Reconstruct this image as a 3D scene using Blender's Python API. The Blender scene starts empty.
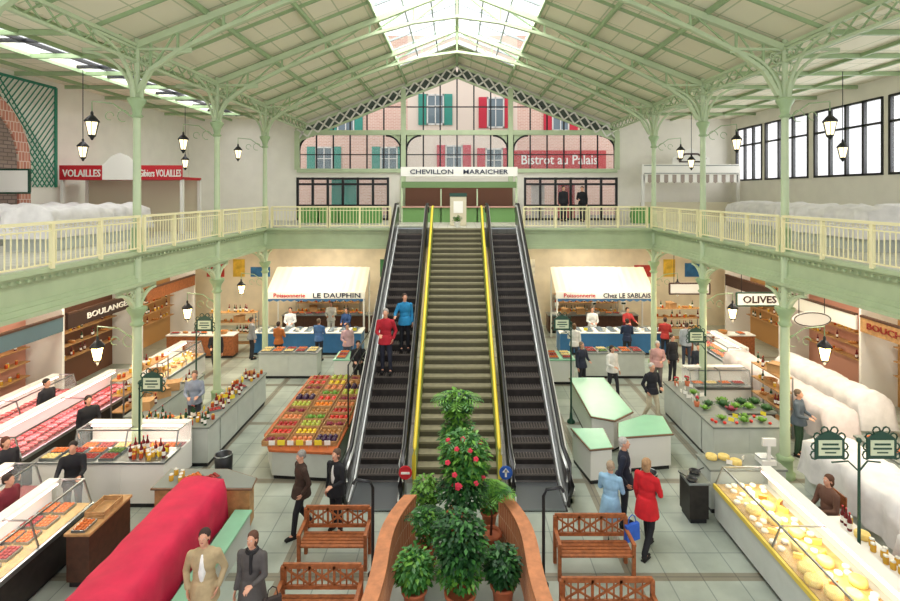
import bpy, math, random
from mathutils import Vector, Matrix
R=random.Random(7)
SC=bpy.context.scene; COL=SC.collection
pi=math.pi; rad=math.radians
# ------------------------------------------------------------ materials
def hexc(h):
    h=h.lstrip('#'); c=[int(h[i:i+2],16)/255 for i in (0,2,4)]
    return tuple((x/12.92 if x<=.04045 else ((x+.055)/1.055)**2.4) for x in c)+(1,)
MC={}
def mat(name,col,rough=.5,metal=0,noise=0,scale=6,emit=0,alpha=1,bump=0):
    if name in MC: return MC[name]
    m=bpy.data.materials.new(name); m.use_nodes=True; nt=m.node_tree; b=nt.nodes['Principled BSDF']
    c=hexc(col); b.inputs['Base Color'].default_value=c; b.inputs['Roughness'].default_value=rough; b.inputs['Metallic'].default_value=metal
    if emit: b.inputs['Emission Color'].default_value=c; b.inputs['Emission Strength'].default_value=emit
    if alpha<1: b.inputs['Alpha'].default_value=alpha
    if noise or bump:
        tc=nt.nodes.new('ShaderNodeTexCoord'); n=nt.nodes.new('ShaderNodeTexNoise'); n.inputs['Scale'].default_value=scale; n.inputs['Detail'].default_value=4
        nt.links.new(tc.outputs['Object'],n.inputs['Vector'])
        if noise:
            r=nt.nodes.new('ShaderNodeValToRGB'); r.color_ramp.elements[0].position=.3; r.color_ramp.elements[1].position=.7
            r.color_ramp.elements[0].color=tuple(max(0,x*(1-noise)) for x in c[:3])+(1,); r.color_ramp.elements[1].color=tuple(min(1,x*(1+noise*.6)) for x in c[:3])+(1,)
            nt.links.new(n.outputs['Fac'],r.inputs['Fac']); nt.links.new(r.outputs['Color'],b.inputs['Base Color'])
        if bump:
            bp=nt.nodes.new('ShaderNodeBump'); bp.inputs['Strength'].default_value=bump; nt.links.new(n.outputs['Fac'],bp.inputs['Height']); nt.links.new(bp.outputs['Normal'],b.inputs['Normal'])
    MC[name]=m; return m
def brickmat(name,c1,c2,mort,bw,bh,ms=.01,offset=.5,axes='XZ',rough=.6,noise=.0,big=None):
    m=bpy.data.materials.new(name); m.use_nodes=True; nt=m.node_tree; b=nt.nodes['Principled BSDF']; b.inputs['Roughness'].default_value=rough
    g=nt.nodes.new('ShaderNodeNewGeometry'); s=nt.nodes.new('ShaderNodeSeparateXYZ'); cb=nt.nodes.new('ShaderNodeCombineXYZ')
    nt.links.new(g.outputs['Position'],s.inputs[0]); nt.links.new(s.outputs[axes[0]],cb.inputs[0]); nt.links.new(s.outputs[axes[1]],cb.inputs[1])
    k=nt.nodes.new('ShaderNodeTexBrick'); nt.links.new(cb.outputs[0],k.inputs['Vector']); k.offset=offset
    k.inputs['Color1'].default_value=hexc(c1); k.inputs['Color2'].default_value=hexc(c2); k.inputs['Mortar'].default_value=hexc(mort)
    k.inputs['Scale'].default_value=1; k.inputs['Mortar Size'].default_value=ms; k.inputs['Brick Width'].default_value=bw; k.inputs['Row Height'].default_value=bh
    out=k.outputs['Color']
    def mul(o2):
        mx=nt.nodes.new('ShaderNodeMixRGB'); mx.blend_type='MULTIPLY'; mx.inputs[0].default_value=1; nt.links.new(out,mx.inputs[1]); nt.links.new(o2,mx.inputs[2]); return mx.outputs[0]
    if noise:
        n=nt.nodes.new('ShaderNodeTexNoise'); n.inputs['Scale'].default_value=1.3; n.inputs['Detail'].default_value=8; nt.links.new(g.outputs['Position'],n.inputs['Vector'])
        r=nt.nodes.new('ShaderNodeValToRGB'); r.color_ramp.elements[0].position=.3; r.color_ramp.elements[1].position=.65; r.color_ramp.elements[0].color=(1-noise,)*3+(1,); r.color_ramp.elements[1].color=(1,1,1,1)
        nt.links.new(n.outputs['Fac'],r.inputs['Fac']); out=mul(r.outputs['Color'])
    if big:
        k2=nt.nodes.new('ShaderNodeTexBrick'); nt.links.new(cb.outputs[0],k2.inputs['Vector']); k2.offset=0
        k2.inputs['Color1'].default_value=(1,1,1,1); k2.inputs['Color2'].default_value=(1,1,1,1); k2.inputs['Mortar'].default_value=hexc(big[1]); k2.inputs['Mortar Smooth'].default_value=0
        k2.inputs['Scale'].default_value=1; k2.inputs['Mortar Size'].default_value=big[2]; k2.inputs['Brick Width'].default_value=big[0]; k2.inputs['Row Height'].default_value=big[0]; out=mul(k2.outputs['Color'])
    nt.links.new(out,b.inputs['Base Color']); MC[name]=m; return m
GRN=mat('paint_green','#bfcfaa',.45,0,.06,3); GRN2=mat('paint_green_deep','#a0b88c',.5,0,.1,3); GRNF=mat('paint_green_edge','#b1c19b',.5,0,.08,2)
CRM=mat('paint_cream','#efe8ba',.5); WHT=mat('wall_white','#efebe0',.7,0,.04,2); CEILM=brickmat('ceiling_boards','#f1ecd6','#ece6ce','#c6cbab',1.4,.7,.02,0,'YX',.7)
BLK=mat('black_iron','#15161a',.45); BLKR=mat('black_rubber','#101013',.35); STL=mat('steel','#9da3a5',.3,.9); STD=mat('steel_dark','#322d2a',.45,.3,.3,9)
YEL=mat('yellow_rail','#e3cc3a',.4); YELB=mat('yellow_trim','#d9c050',.5); GLS=mat('glass_clear','#dfeeee',.05,0,alpha=.1); GLW=mat('glass_window','#e8f2f6',.05,0,alpha=.08)
WOOD=mat('wood_bench','#9c5a30',.5,0,.35,14); WOODL=mat('wood_light','#b98d5a',.6,0,.25,10); WOODD=mat('wood_dark','#4f3020',.5,0,.3,10)
PLN=mat('panel_grey','#c0c5bd',.5,0,.06,4); PLW=mat('panel_white','#e8e6df',.45); PLG=mat('counter_green','#8fc8a4',.3,0,.05,3); TILE=mat('slab_grey','#7c827b',.5)
RED=mat('cloth_red','#d01f48',.75,0,.15,3,bump=.35); TARP=mat('cloth_white','#e0dddb',.8,0,.12,4,bump=.6); TARPP=mat('cloth_pinkish','#d9ccc8',.8,0,.12,4,bump=.6)
SRED=mat('sign_red','#c3202c',.4); SWH=mat('sign_white','#f4f2ea',.5); SBRN=mat('sign_brown','#3a221a',.5); SGR=mat('sign_green','#1a4434',.4); SBLU=mat('sign_blue','#2356a8',.4); STEAL=mat('teal','#1fa295',.4)
LAMPG=mat('lamp_glow','#ffdc8c',.4,emit=10); LAMPB=mat('lamp_glow_soft','#ffedc0',.4,emit=1.8); TUBE=mat('tube_glow','#fffdf2',.4,emit=14)
TERR=brickmat('terracotta_brick','#d18456','#c27046','#e2b894',.07,.3,.01,.5,'YZ',.7); POT=mat('terracotta','#b8653f',.7,0,.15,8); TERB=mat('terracotta_board','#b5602f',.6,0,.2,6)
LEAF=mat('leaf_green','#3c7830',.5,0,.4,9); LEAFB=mat('leaf_bright','#6ca23a',.5,0,.35,9); LEAFD=mat('leaf_dark','#235027',.5,0,.4,9)
# ------------------------------------------------------------ mesh builder
class MB:
    def __init__(s): s.v=[];s.f=[];s.m=[];s.s=[]
    def add(s,vs,fs,mi=0,sm=False):
        o=len(s.v); s.v+=[tuple(v) for v in vs]; s.f+=[tuple(i+o for i in f) for f in fs]; s.m+=[mi]*len(fs); s.s+=[sm]*len(fs); return s
    def bx(s,x0,x1,y0,y1,z0,z1,mi=0):
        x0,x1=min(x0,x1),max(x0,x1)
        vs=[(x,y,z) for z in (z0,z1) for y in (y0,y1) for x in (x0,x1)]
        return s.add(vs,[(0,2,3,1),(4,5,7,6),(0,1,5,4),(1,3,7,5),(3,2,6,7),(2,0,4,6)],mi)
    def beam(s,p0,p1,w,h,mi=0,up=(0,0,1)):
        p0=Vector(p0);p1=Vector(p1);d=(p1-p0).normalized();u=Vector(up)
        if abs(d.dot(u))>.99: u=Vector((0,1,0))
        a=d.cross(u).normalized();u=a.cross(d).normalized(); a=a*w/2;u=u*h/2
        vs=[p0-a-u,p0+a-u,p0+a+u,p0-a+u,p1-a-u,p1+a-u,p1+a+u,p1-a+u]
        return s.add(vs,[(0,1,2,3),(7,6,5,4),(0,4,5,1),(1,5,6,2),(2,6,7,3),(3,7,4,0)],mi)
    def cyl(s,p0,p1,r0,r1=None,n=10,mi=0,sm=True):
        r1=r0 if r1 is None else r1
        p0=Vector(p0);p1=Vector(p1);d=(p1-p0).normalized();u=Vector((0,0,1)) if abs(d.z)<.9 else Vector((1,0,0))
        a=d.cross(u).normalized();b=d.cross(a)
        vs=[p+(a*math.cos(2*pi*i/n)+b*math.sin(2*pi*i/n))*r for p,r in((p0,r0),(p1,r1)) for i in range(n)]
        s.add(vs,[(i,(i+1)%n,n+(i+1)%n,n+i) for i in range(n)],mi,sm)
        return s.add(vs,[tuple(range(n))[::-1],tuple(range(n,2*n))],mi)
    def tube(s,pts,r,n=6,mi=0,closed=False):
        pts=[Vector(p) for p in pts]; N=len(pts); vs=[]
        for k,p in enumerate(pts):
            q0=pts[(k-1)%N] if closed else pts[max(k-1,0)]; q1=pts[(k+1)%N] if closed else pts[min(k+1,N-1)]
            d=(q1-q0).normalized(); u=Vector((0,0,1)) if abs(d.z)<.9 else Vector((0,1,0)); 
            a=d.cross(u).normalized();b=d.cross(a); rr=r[k] if isinstance(r,(list,tuple)) else r
            vs+=[p+(a*math.cos(2*pi*i/n)+b*math.sin(2*pi*i/n))*rr for i in range(n)]
        fs=[]
        for k in range(N if closed else N-1):
            k2=(k+1)%N; fs+=[(k*n+i,k*n+(i+1)%n,k2*n+(i+1)%n,k2*n+i) for i in range(n)]
        s.add(vs,fs,mi,True)
        if not closed: s.add(vs[:n]+vs[-n:],[tuple(range(n))[::-1],tuple(range(n,2*n))],mi)
        return s
    def lathe(s,prof,c=(0,0,0),n=14,mi=0,sm=True):
        vs=[(c[0]+r*math.cos(2*pi*i/n),c[1]+r*math.sin(2*pi*i/n),c[2]+z) for r,z in prof for i in range(n)]
        fs=[(k*n+i,k*n+(i+1)%n,(k+1)*n+(i+1)%n,(k+1)*n+i) for k in range(len(prof)-1) for i in range(n)]
        s.add(vs,fs,mi,sm); m=len(prof)-1
        return s.add(vs[:n]+vs[m*n:],[tuple(range(n))[::-1],tuple(range(n,2*n))],mi)
    def ell(s,c,r,n=10,m=7,mi=0,wob=0):
        vs=[(c[0],c[1],c[2]+r[2])]
        for j in range(1,m):
            t=pi*j/m
            for i in range(n):
                p=2*pi*i/n; k=1+wob*R.uniform(-1,1); vs.append((c[0]+r[0]*math.sin(t)*math.cos(p)*k,c[1]+r[1]*math.sin(t)*math.sin(p)*k,c[2]+r[2]*math.cos(t)*k))
        vs.append((c[0],c[1],c[2]-r[2])); L=len(vs)-1
        fs=[(0,1+i,1+(i+1)%n) for i in range(n)]+[(1+j*n+i,1+(j+1)*n+i,1+(j+1)*n+(i+1)%n,1+j*n+(i+1)%n) for j in range(m-2) for i in range(n)]+[(L,1+(m-2)*n+(i+1)%n,1+(m-2)*n+i) for i in range(n)]
        return s.add(vs,fs,mi,True)
    def cap(s,p0,p1,r0,r1,n=10):
        s.cyl(p0,p1,r0,r1,n); s.ell(p0,(r0,)*3,n,6); return s.ell(p1,(r1,)*3,n,6)
    def prism(s,poly,z0,z1,mi=0):
        n=len(poly); vs=[(x,y,z0) for x,y in poly]+[(x,y,z1) for x,y in poly]
        return s.add(vs,[tuple(range(n))[::-1],tuple(range(n,2*n))]+[(i,(i+1)%n,n+(i+1)%n,n+i) for i in range(n)],mi)
    def prismx(s,poly,x0,x1,mi=0):
        n=len(poly); vs=[(x0,y,z) for y,z in poly]+[(x1,y,z) for y,z in poly]
        return s.add(vs,[tuple(range(n)),tuple(range(n,2*n))[::-1]]+[(i,n+i,n+(i+1)%n,(i+1)%n) for i in range(n)],mi)
    def prismy(s,poly,y0,y1,mi=0):
        n=len(poly); vs=[(x,y0,z) for x,z in poly]+[(x,y1,z) for x,z in poly]
        return s.add(vs,[tuple(range(n))[::-1],tuple(range(n,2*n))]+[(i,(i+1)%n,n+(i+1)%n,n+i) for i in range(n)],mi)
    def rot(s,i0,c,a):
        ca,sa=math.cos(a),math.sin(a)
        for i in range(i0,len(s.v)):
            x,y,z=s.v[i]; y-=c[1];z-=c[2]; s.v[i]=(x,c[1]+y*ca-z*sa,c[2]+y*sa+z*ca)
        return s
    def pieces(s):
        par={}
        def fd(a):
            while par[a]!=a: par[a]=par[par[a]]; a=par[a]
            return a
        key=[tuple(round(q,4) for q in v) for v in s.v]
        for k in key: par.setdefault(k,k)
        for f in s.f:
            a=fd(key[f[0]])
            for i in f[1:]:
                b=fd(key[i]); par[b]=a; a=fd(a)
        out={}
        for fi,f in enumerate(s.f):
            r=fd(key[f[0]]); m=out.setdefault(r,MB()); m.add([s.v[i] for i in f],[tuple(range(len(f)))],s.m[fi],s.s[fi])
        return list(out.values())
    def mesh(s,name,mats,org=(0,0,0)):
        me=bpy.data.meshes.new(name); ox,oy,oz=org
        me.from_pydata([(x-ox,y-oy,z-oz) for x,y,z in s.v],[],s.f)
        for m in mats: me.materials.append(m)
        me.polygons.foreach_set('material_index',s.m); me.polygons.foreach_set('use_smooth',s.s); me.update(); return me
CH={}; ORG={}
def reg(o,parent=None):
    COL.objects.link(o); CH[o.name]=[]
    if parent: o.parent=parent; CH[parent.name].append(o)
def meta(o,label=None,cat=None,group=None,kind=None):
    if label: o['label']=label
    if cat: o['category']=cat
    if group: o['group']=group
    if kind: o['kind']=kind
    return o
def base(mb):
    xs=[v[0] for v in mb.v];ys=[v[1] for v in mb.v];zs=[v[2] for v in mb.v]
    return Vector(((min(xs)+max(xs))/2,(min(ys)+max(ys))/2,min(zs)))
SPLIT={'post','hanger','comb_plate','side_glass'}
def part(name,mb,mats,parent,label=None,bev=0,kind=None):
    if not isinstance(mats,list): mats=[mats]
    if name in SPLIT:
        ps=mb.pieces()
        if len(ps)>1:
            for p in ps: o=_part(name,p,mats,parent,label,bev,kind)
            return o
    return _part(name,mb,mats,parent,label,bev,kind)
def _part(name,mb,mats,parent,label=None,bev=0,kind=None):
    org=base(mb); o=bpy.data.objects.new(name,mb.mesh(name,mats,org)); reg(o,parent)
    o.location=org-ORG.get(parent.name,Vector((0,0,0))); ORG[o.name]=org
    if bev: b=o.modifiers.new('bevel','BEVEL'); b.width=bev; b.segments=2; b.limit_method='ANGLE'
    meta(o,label,kind=kind); return o
def thing(name,label,cat,loc=(0,0,0),rz=0,group=None,kind=None,parts=()):
    e=bpy.data.objects.new(name,None); e.empty_display_size=.2; e.location=loc; e.rotation_euler=(0,0,rz); reg(e); meta(e,label,cat,group,kind)
    for p in parts: part(p[0],p[1],p[2],e,*p[3:])
    return e
def solid(name,label,cat,mb,mats,loc=None,rz=0,group=None,kind=None,bev=0):
    if not isinstance(mats,list): mats=[mats]
    org=Vector((0,0,0)) if loc is not None else base(mb)
    o=bpy.data.objects.new(name,mb.mesh(name,mats,org)); reg(o); o.location=loc if loc is not None else org; o.rotation_euler=(0,0,rz); ORG[o.name]=org
    if bev: b=o.modifiers.new('bevel','BEVEL'); b.width=bev; b.segments=2; b.limit_method='ANGLE'
    return meta(o,label,cat,group,kind)
def struct(name,mb,mats,label=None): return solid(name,label or name.replace('_',' '),None,mb,mats,kind='structure')
def _dc(c,p):
    n=c.copy(); reg(n,p); n.matrix_parent_inverse=Matrix()
    for k in CH[c.name]: _dc(k,n)
def dup(o,loc,rz=0,sc=None,label=None):
    n=o.copy(); reg(n); n.location=loc; n.rotation_euler=(0,0,rz)
    if sc: n.scale=(sc,)*3 if isinstance(sc,(int,float)) else sc
    if label: n['label']=label
    for k in CH[o.name]: _dc(k,n)
    return n
def text(s,width,height,m,parent,loc,rz=0,name='lettering',ext=.012,rx=90):
    cu=bpy.data.curves.new('t','FONT'); cu.body=s; cu.align_x='CENTER'; cu.align_y='CENTER'; cu.extrude=ext; cu.resolution_u=2; cu.offset=.012
    t=bpy.data.objects.new('t',cu); COL.objects.link(t); bpy.context.view_layer.update()
    dg=bpy.context.evaluated_depsgraph_get(); me=bpy.data.meshes.new_from_object(t.evaluated_get(dg)); bpy.data.objects.remove(t)
    xs=[v.co.x for v in me.vertices]; ys=[v.co.y for v in me.vertices]; w=max(xs)-min(xs); h=max(ys)-min(ys); cx=(max(xs)+min(xs))/2; cy=(max(ys)+min(ys))/2
    sx=width/w; sy=height/h
    for v in me.vertices: v.co=((v.co.x-cx)*sx,(v.co.y-cy)*sy,v.co.z)
    me.materials.clear(); me.materials.append(m); me.name='lettering'
    o=bpy.data.objects.new(name,me); reg(o,parent); o.location=Vector(loc)-ORG.get(parent.name,Vector((0,0,0))); o.rotation_euler=(rad(rx),0,rz); return o
# ------------------------------------------------------------ camera, world
cam=bpy.data.cameras.new('camera'); co=bpy.data.objects.new('camera',cam); COL.objects.link(co); co.location=(0,0,6.8); co.rotation_euler=(rad(90),0,0)
cam.sensor_width=36; cam.lens=21; cam.shift_x=-.0078; cam.shift_y=-.1194; cam.clip_end=200; SC.camera=co
w=bpy.data.worlds.new('world'); SC.world=w; w.use_nodes=True; bg=w.node_tree.nodes['Background']; bg.inputs[0].default_value=(.97,.97,1,1); bg.inputs[1].default_value=1.5
try: SC.view_settings.view_transform='Standard'
except Exception: pass
def area(name,loc,sx,sy,power,col=(1,.97,.9),rot=(0,0,0),parent=None):
    l=bpy.data.lights.new(name,'AREA'); l.shape='RECTANGLE'; l.size=sx; l.size_y=sy; l.energy=power; l.color=col
    o=bpy.data.objects.new(name,l); o.location=loc; o.rotation_euler=rot; COL.objects.link(o); return o
# ------------------------------------------------------------ shell
XL,XR,YB,M,S0=-13.8,14.1,27.0,5.4,4.65
CX=(-7.68,7.87); CY=(12.6,16.8,21.0)
FLOOR=brickmat('floor_tiles','#b3bbae','#a6afa2','#88928a',.62,.62,.012,0,'XY',.28,.3,(3.1,'#d0c0b6',.1))
struct('floor',MB().bx(XL-.2,XR+.2,-1,YB+.2,-.2,0),FLOOR,'pale grey-green tiled market floor')
MZF=brickmat('floor_mezz','#c9c6b6','#bdbcae','#9d9d90',.4,.4,.01,0,'XY',.5)
b=MB()
for a in ((XL-.2,-8.2,-.0,11.2),(8.2,XR+.2,0,11.2),(-8.2,8.2,0,5.4),(-3.55,3.5,5.4,7.6),(-8.2,8.2,7.6,8.0)): b.bx(a[0],a[1],YB,YB+.25,a[2],a[3])
struct('wall_back',b,WHT,'white plastered end wall with window openings')
b=MB().bx(XL-.25,XL,2,YB,0,10.7); struct('wall_left',b,WHT,'white plastered side wall')
b=MB().bx(XR,XR+.25,2,YB,0,7.4).bx(XR,XR+.25,2,YB,10.0,10.7)
for y0,y1 in ((2,9.6),(13.2,13.5),(17.1,17.4),(20.7,21.1),(24.0,24.3),(26.5,27)): b.bx(XR,XR+.25,y0,y1,7.4,10.0)
struct('wall_right',b,WHT,'cream side wall with a high band of windows')
sl=(13.55-10.45)/7.9
def zr(x): return 13.55-abs(x)*sl
b=MB()
def slope(x0,x1,y0,y1):
    b.add([(x0,y0,zr(x0)),(x1,y0,zr(x1)),(x1,y1,zr(x1)),(x0,y1,zr(x0)),(x0,y0,zr(x0)+.15),(x1,y0,zr(x1)+.15),(x1,y1,zr(x1)+.15),(x0,y1,zr(x0)+.15)],[(0,1,2,3),(7,6,5,4),(0,4,5,1),(1,5,6,2),(2,6,7,3),(3,7,4,0)])
for sg in(-1,1):
    slope(sg*8.2,sg*2.6,2,YB+.2); slope(sg*2.6,0,23.6,YB+.2); slope(sg*2.6,0,2,6)
b.bx(XL-.2,-11.6,2,YB,10.6,10.75).bx(-10.2,-7.7,2,YB,10.6,10.75).bx(-11.6,-10.2,26,YB,10.6,10.75)
b.bx(7.8,XR+.2,2,YB,10.6,10.75)
struct('ceiling',b,CEILM,'cream boarded pitched roof underside')
b=MB()
for sg in (-1,1):
    for x in (2.6,4.3,6.0): b.beam((sg*x,2,zr(x)-.07),(sg*x,YB,zr(x)-.07),.08,.13)
b.beam((0,2,13.42),(0,YB,13.42),.12,.2)
for i in range(18):
    y=3+i*1.4
    if y>YB-.3: break
    for sg in(-1,1): b.beam((sg*8.0,y,zr(8)-.04),(sg*(2.6 if 6<y<23.6 else 0),y,zr(2.6 if 6<y<23.6 else 0)-.04),.06,.08)
struct('trim_1',b,GRN2,'pale green roof purlins and rafters')
b=MB()
for i in range(11): 
    y=3+i*2.1
    b.beam((XL,y+.8,10.53),(-7.8,y+.8,10.53),.08,.12).beam((7.9,y+.8,10.53),(XR,y+.8,10.53),.08,.12)
for x in (-13,-11.6,-10.2,-9,9.4,11,12.6): b.beam((x,2,10.55),(x,YB,10.55),.07,.1)
struct('trim_2',b,GRN2,'pale green aisle ceiling beams')
b=MB()
for sg in(-1,1):
    for i in range(15):
        y=6+i*1.26
        b.beam((0,y,zr(0)),(sg*2.6,y,zr(2.6)),.05,.07)
    for x in (.87,1.73): b.beam((sg*x,6,zr(x)),(sg*x,23.6,zr(x)),.05,.07)
    b.add([(0,6,13.6),(sg*2.6,6,zr(2.6)+.05),(sg*2.6,23.6,zr(2.6)+.05),(0,23.6,13.6)],[(0,1,2,3)],1)
struct('window_1',b,[mat('glazing_grey','#9aa5a8',.5),GLW],'ridge skylight with pale glazing bars')
b=MB()
for i in range(18): b.bx(-11.6,-10.2,2+i*1.4,2.07+i*1.4,10.6,10.7)
b.bx(-10.95,-10.88,2,26,10.6,10.7).bx(-11.6,-10.2,2,26,10.66,10.67,1)
struct('window_2',b,[BLK,GLW],'long aisle roof light with dark glazing bars')
n=3
for y0,y1 in ((9.6,13.2),(13.5,17.1),(17.4,20.7),(21.1,24.0),(24.3,26.5)):
    b=MB(); k=max(3,round((y1-y0)/.85))
    for i in range(k+1):
        y=y0+(y1-y0)*i/k; b.bx(XR-.02,XR+.1,y-.05,y+.05,7.4,10)
    for z in (7.4,9.1,9.93): b.bx(XR-.02,XR+.1,y0,y1,z,z+.08)
    b.bx(XR+.04,XR+.05,y0,y1,7.4,10,1)
    struct('window_%d'%n,b,[BLK,GLW],'black-framed side wall window'); n+=1
def zg(x): return 13.35-abs(x)*.4
b=MB()
for x in (-8.2,-2.75,2.75,8.2): b.bx(x-.12,x+.12,YB-.15,YB+.1,5.4 if abs(x)<8 else 8,zg(x)-.1)
b.bx(-8.2,8.2,YB-.12,YB+.12,9.78,10.02).bx(-8.2,8.2,YB-.14,YB+.12,7.85,8.05)
for sg in(-1,1):
    b.beam((sg*8.3,YB-.05,zg(8.3)),(0,YB-.05,zg(0)),.14,.12).beam((sg*8.3,YB-.05,zg(8.3)-.62),(0,YB-.05,zg(0)-.62),.12,.1)
struct('trim_3',b,GRN,'green iron frame of the gable window')
b=MB()
for sg in(-1,1):
    k=15
    for i in range(k):
        x0=8.2*i/k;x1=8.2*(i+1)/k
        b.beam((sg*x0,YB-.1,zg(x0)),(sg*x1,YB-.1,zg(x1)-.6),.05,.08).beam((sg*x0,YB-.1,zg(x0)-.6),(sg*x1,YB-.1,zg(x1)),.05,.08)
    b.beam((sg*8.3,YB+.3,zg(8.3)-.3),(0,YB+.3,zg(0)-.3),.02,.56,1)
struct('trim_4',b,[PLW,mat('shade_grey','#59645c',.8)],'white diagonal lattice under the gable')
b=MB()
for sg in(-1,1): b.add([(sg*8.3,YB+.1,zg(8.3)),(0,YB+.1,13.3),(0,YB+.1,13.7),(sg*8.3,YB+.1,zr(8.3)+.2)],[(0,1,2,3)])
struct('trim_5',b,WHT,'white gable edge')
for x0,x1 in ((-8.1,-2.9),(-2.6,2.6),(2.9,8.1)):
    b=MB(); k=6
    for i in range(1,k):
        x=x0+(x1-x0)*i/k; b.bx(x-.035,x+.035,YB,YB+.06,10.02,zg(x)-.6)
    b.bx(x0,x1,YB+.02,YB+.03,10.02,10.05,1)
    xa,xb=x0,x1
    if x0<-3: xa=-4.4
    if x1>3: xb=4.4
    b.bx(xa,xb,YB,YB+.05,11.2,11.26)
    struct('window_%d'%n,b,[BLK,GLW],'upper gable window with thin black bars'); n+=1
    b=MB()
    for i in range(k+1):
        x=x0+(x1-x0)*i/k; b.bx(x-.035,x+.035,YB,YB+.06,8.05,9.78)
    r=.75
    for sg,cx in((-1,x0+r),(1,x1-r)):
        pts=[(cx+sg*r*math.cos(t*pi/12),YB-.0,9.0+r*math.sin(t*pi/12)) for t in range(7)]
        b.tube(pts,.05,6)
        poly=[(cx+sg*r,9.78)]+[(p[0],p[2]) for p in pts]
        b.prismy(poly+[(cx,9.78)],YB,YB+.08,2)
    b.bx(x0,x1,YB,YB+.06,8.75,8.8).bx(x0,x1,YB+.02,YB+.03,8.05,9.78,1)
    struct('window_%d'%n,b,[BLK,GLW,GRN],'round-cornered gable window with black bars'); n+=1
d=1
for x0,x1 in ((-8.2,-3.55),(3.5,8.2)):
    b=MB(); k=6
    for i in range(k+1):
        x=x0+(x1-x0)*i/k; b.bx(x-.06,x+.06,YB-.02,YB+.08,5.4,7.6)
    for z in (5.4,6.1,7.2,7.48): b.bx(x0,x1,YB-.01,YB+.07,z,z+.11)
    b.bx(x0,x1,YB+.02,YB+.03,5.4,7.6,1)
    struct('door_%d'%d,b,[BLK,GLS],'black-framed glazed entrance doors'); d+=1
solid('notice_board','turquoise panel standing behind the glazed doors','board',MB().bx(-6.6,-5.3,27.6,27.7,5.38,7.5),STEAL,bev=.02)
solid('poster_panel','red poster panel behind the glazed doors','poster',MB().bx(5.3,6.2,27.6,27.66,5.38,7.3),SRED,bev=.02)
solid('poster_panel','pale poster with print behind the glazed doors','poster',MB().bx(3.9,4.6,27.6,27.66,5.38,7.3),TARPP,bev=.02)
struct('floor_2',MB().bx(-12,12,27.3,33.9,5.2,5.38),TILE,'street paving outside the doors')
b=MB().bx(XL,XR,21.0,YB,S0,M).bx(XL,CX[0]-.05,2,21,S0,M).bx(CX[1]+.05,XR,2,21,S0,M)
struct('floor_3',b,MZF,'mezzanine gallery slab')
b=MB()
def fasc(x0,x1,y0,y1,nx,ny):
    for z0,z1,o in ((4.58,4.66,.16),(4.66,4.76,.1),(4.76,4.84,.05),(4.84,5.2,.02),(5.2,5.28,.07),(5.28,5.34,.13),(5.34,5.42,.2)):
        if nx: b.bx(*( (x0-.01,x0+o) if nx>0 else (x0-o,x0+.01)),y0,y1,z0,z1)
        else: b.bx(x0,x1,y0-o,y0+.01,z0,z1)
fasc(CX[0]-.04,0,2,21,1,0); fasc(CX[1]+.04,0,2,21,-1,0); fasc(CX[0],-2.6,21.0,0,0,1); fasc(2.6,CX[1],21.0,0,0,1); 
for i in range(100):
    y=3+i*.18
    b.bx(CX[0]-.02,CX[0]+.08,y,y+.05,5.22,5.3).bx(CX[1]-.08,CX[1]+.02,y,y+.05,5.22,5.3)
struct('trim_6',b,[GRNF],'pale green moulded edge of the gallery')
b=MB().bx(XL,CX[0],2,21,S0-.05,S0-.002).bx(CX[1],XR,2,21,S0-.05,S0-.002).bx(XL,XR,21,YB,S0-.05,S0-.002)
struct('ceiling_2',b,mat('soffit','#eee7d0',.7),'cream underside of the gallery')
DAD=mat('plaster_tan','#dcc9a8',.7,0,.12,1.5)
struct('wall_left_lower',MB().bx(XL,XL+.02,2,YB,0,4.6),DAD,'tan plaster lower side wall'); struct('wall_right_lower',MB().bx(XR-.02,XR,2,YB,0,4.6),DAD,'tan plaster lower side wall'); struct('wall_back_lower',MB().bx(XL,XR,YB-.02,YB,0,4.6),mat('plaster_cream','#e2d4b8',.7,0,.12,1.5),'cream plaster lower end wall')
# ------------------------------------------------------------ railings
def railing(x0,y0,x1,y1,z=M,h=.85):
    L=math.hypot(x1-x0,y1-y0); a=math.atan2(y1-y0,x1-x0)
    fr=MB().beam((0,0,h),(L,0,h),.08,.055); lr=MB().beam((0,0,h-.14),(L,0,h-.14),.03,.03); br=MB().beam((0,0,.1),(L,0,.1),.04,.03)
    po=MB(); bl=MB(); k=max(1,round(L/1.4))
    for i in range(k+1): po.bx(L*i/k-.035,L*i/k+.035,-.035,.035,0,h-.02)
    kk=int(L/.125)
    for i in range(kk):
        x=.06+i*L/kk; bl.cyl((x,0,.1),(x,0,h-.14),.014,n=5); bl.tube([(x+.03*math.cos(t*pi/3),0,h-.075+.03*math.sin(t*pi/3)) for t in range(6)],.008,4,closed=True)
    thing('railing','cream-painted iron railing section along the gallery edge','railing',(x0,y0,z),a,'gallery railings',None,
      [('top_rail',fr,CRM),('middle_rail',lr,CRM),('bottom_rail',br,CRM),('post',po,CRM),('baluster',bl,CRM,None,0,'stuff')])
ys=[4.2,8.4,12.6,16.8,21.0]
for a,c in zip(ys,ys[1:]):
    railing(CX[0]+.17,a,CX[0]+.17,c-.2); railing(CX[1]-.17,a,CX[1]-.17,c-.2)
for a,c in ((CX[0]+.3,-5.1),(-5.1,-2.62),(2.62,5.2),(5.2,CX[1]-.3)): railing(a+.02,20.85,c-.02,20.85)
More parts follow.
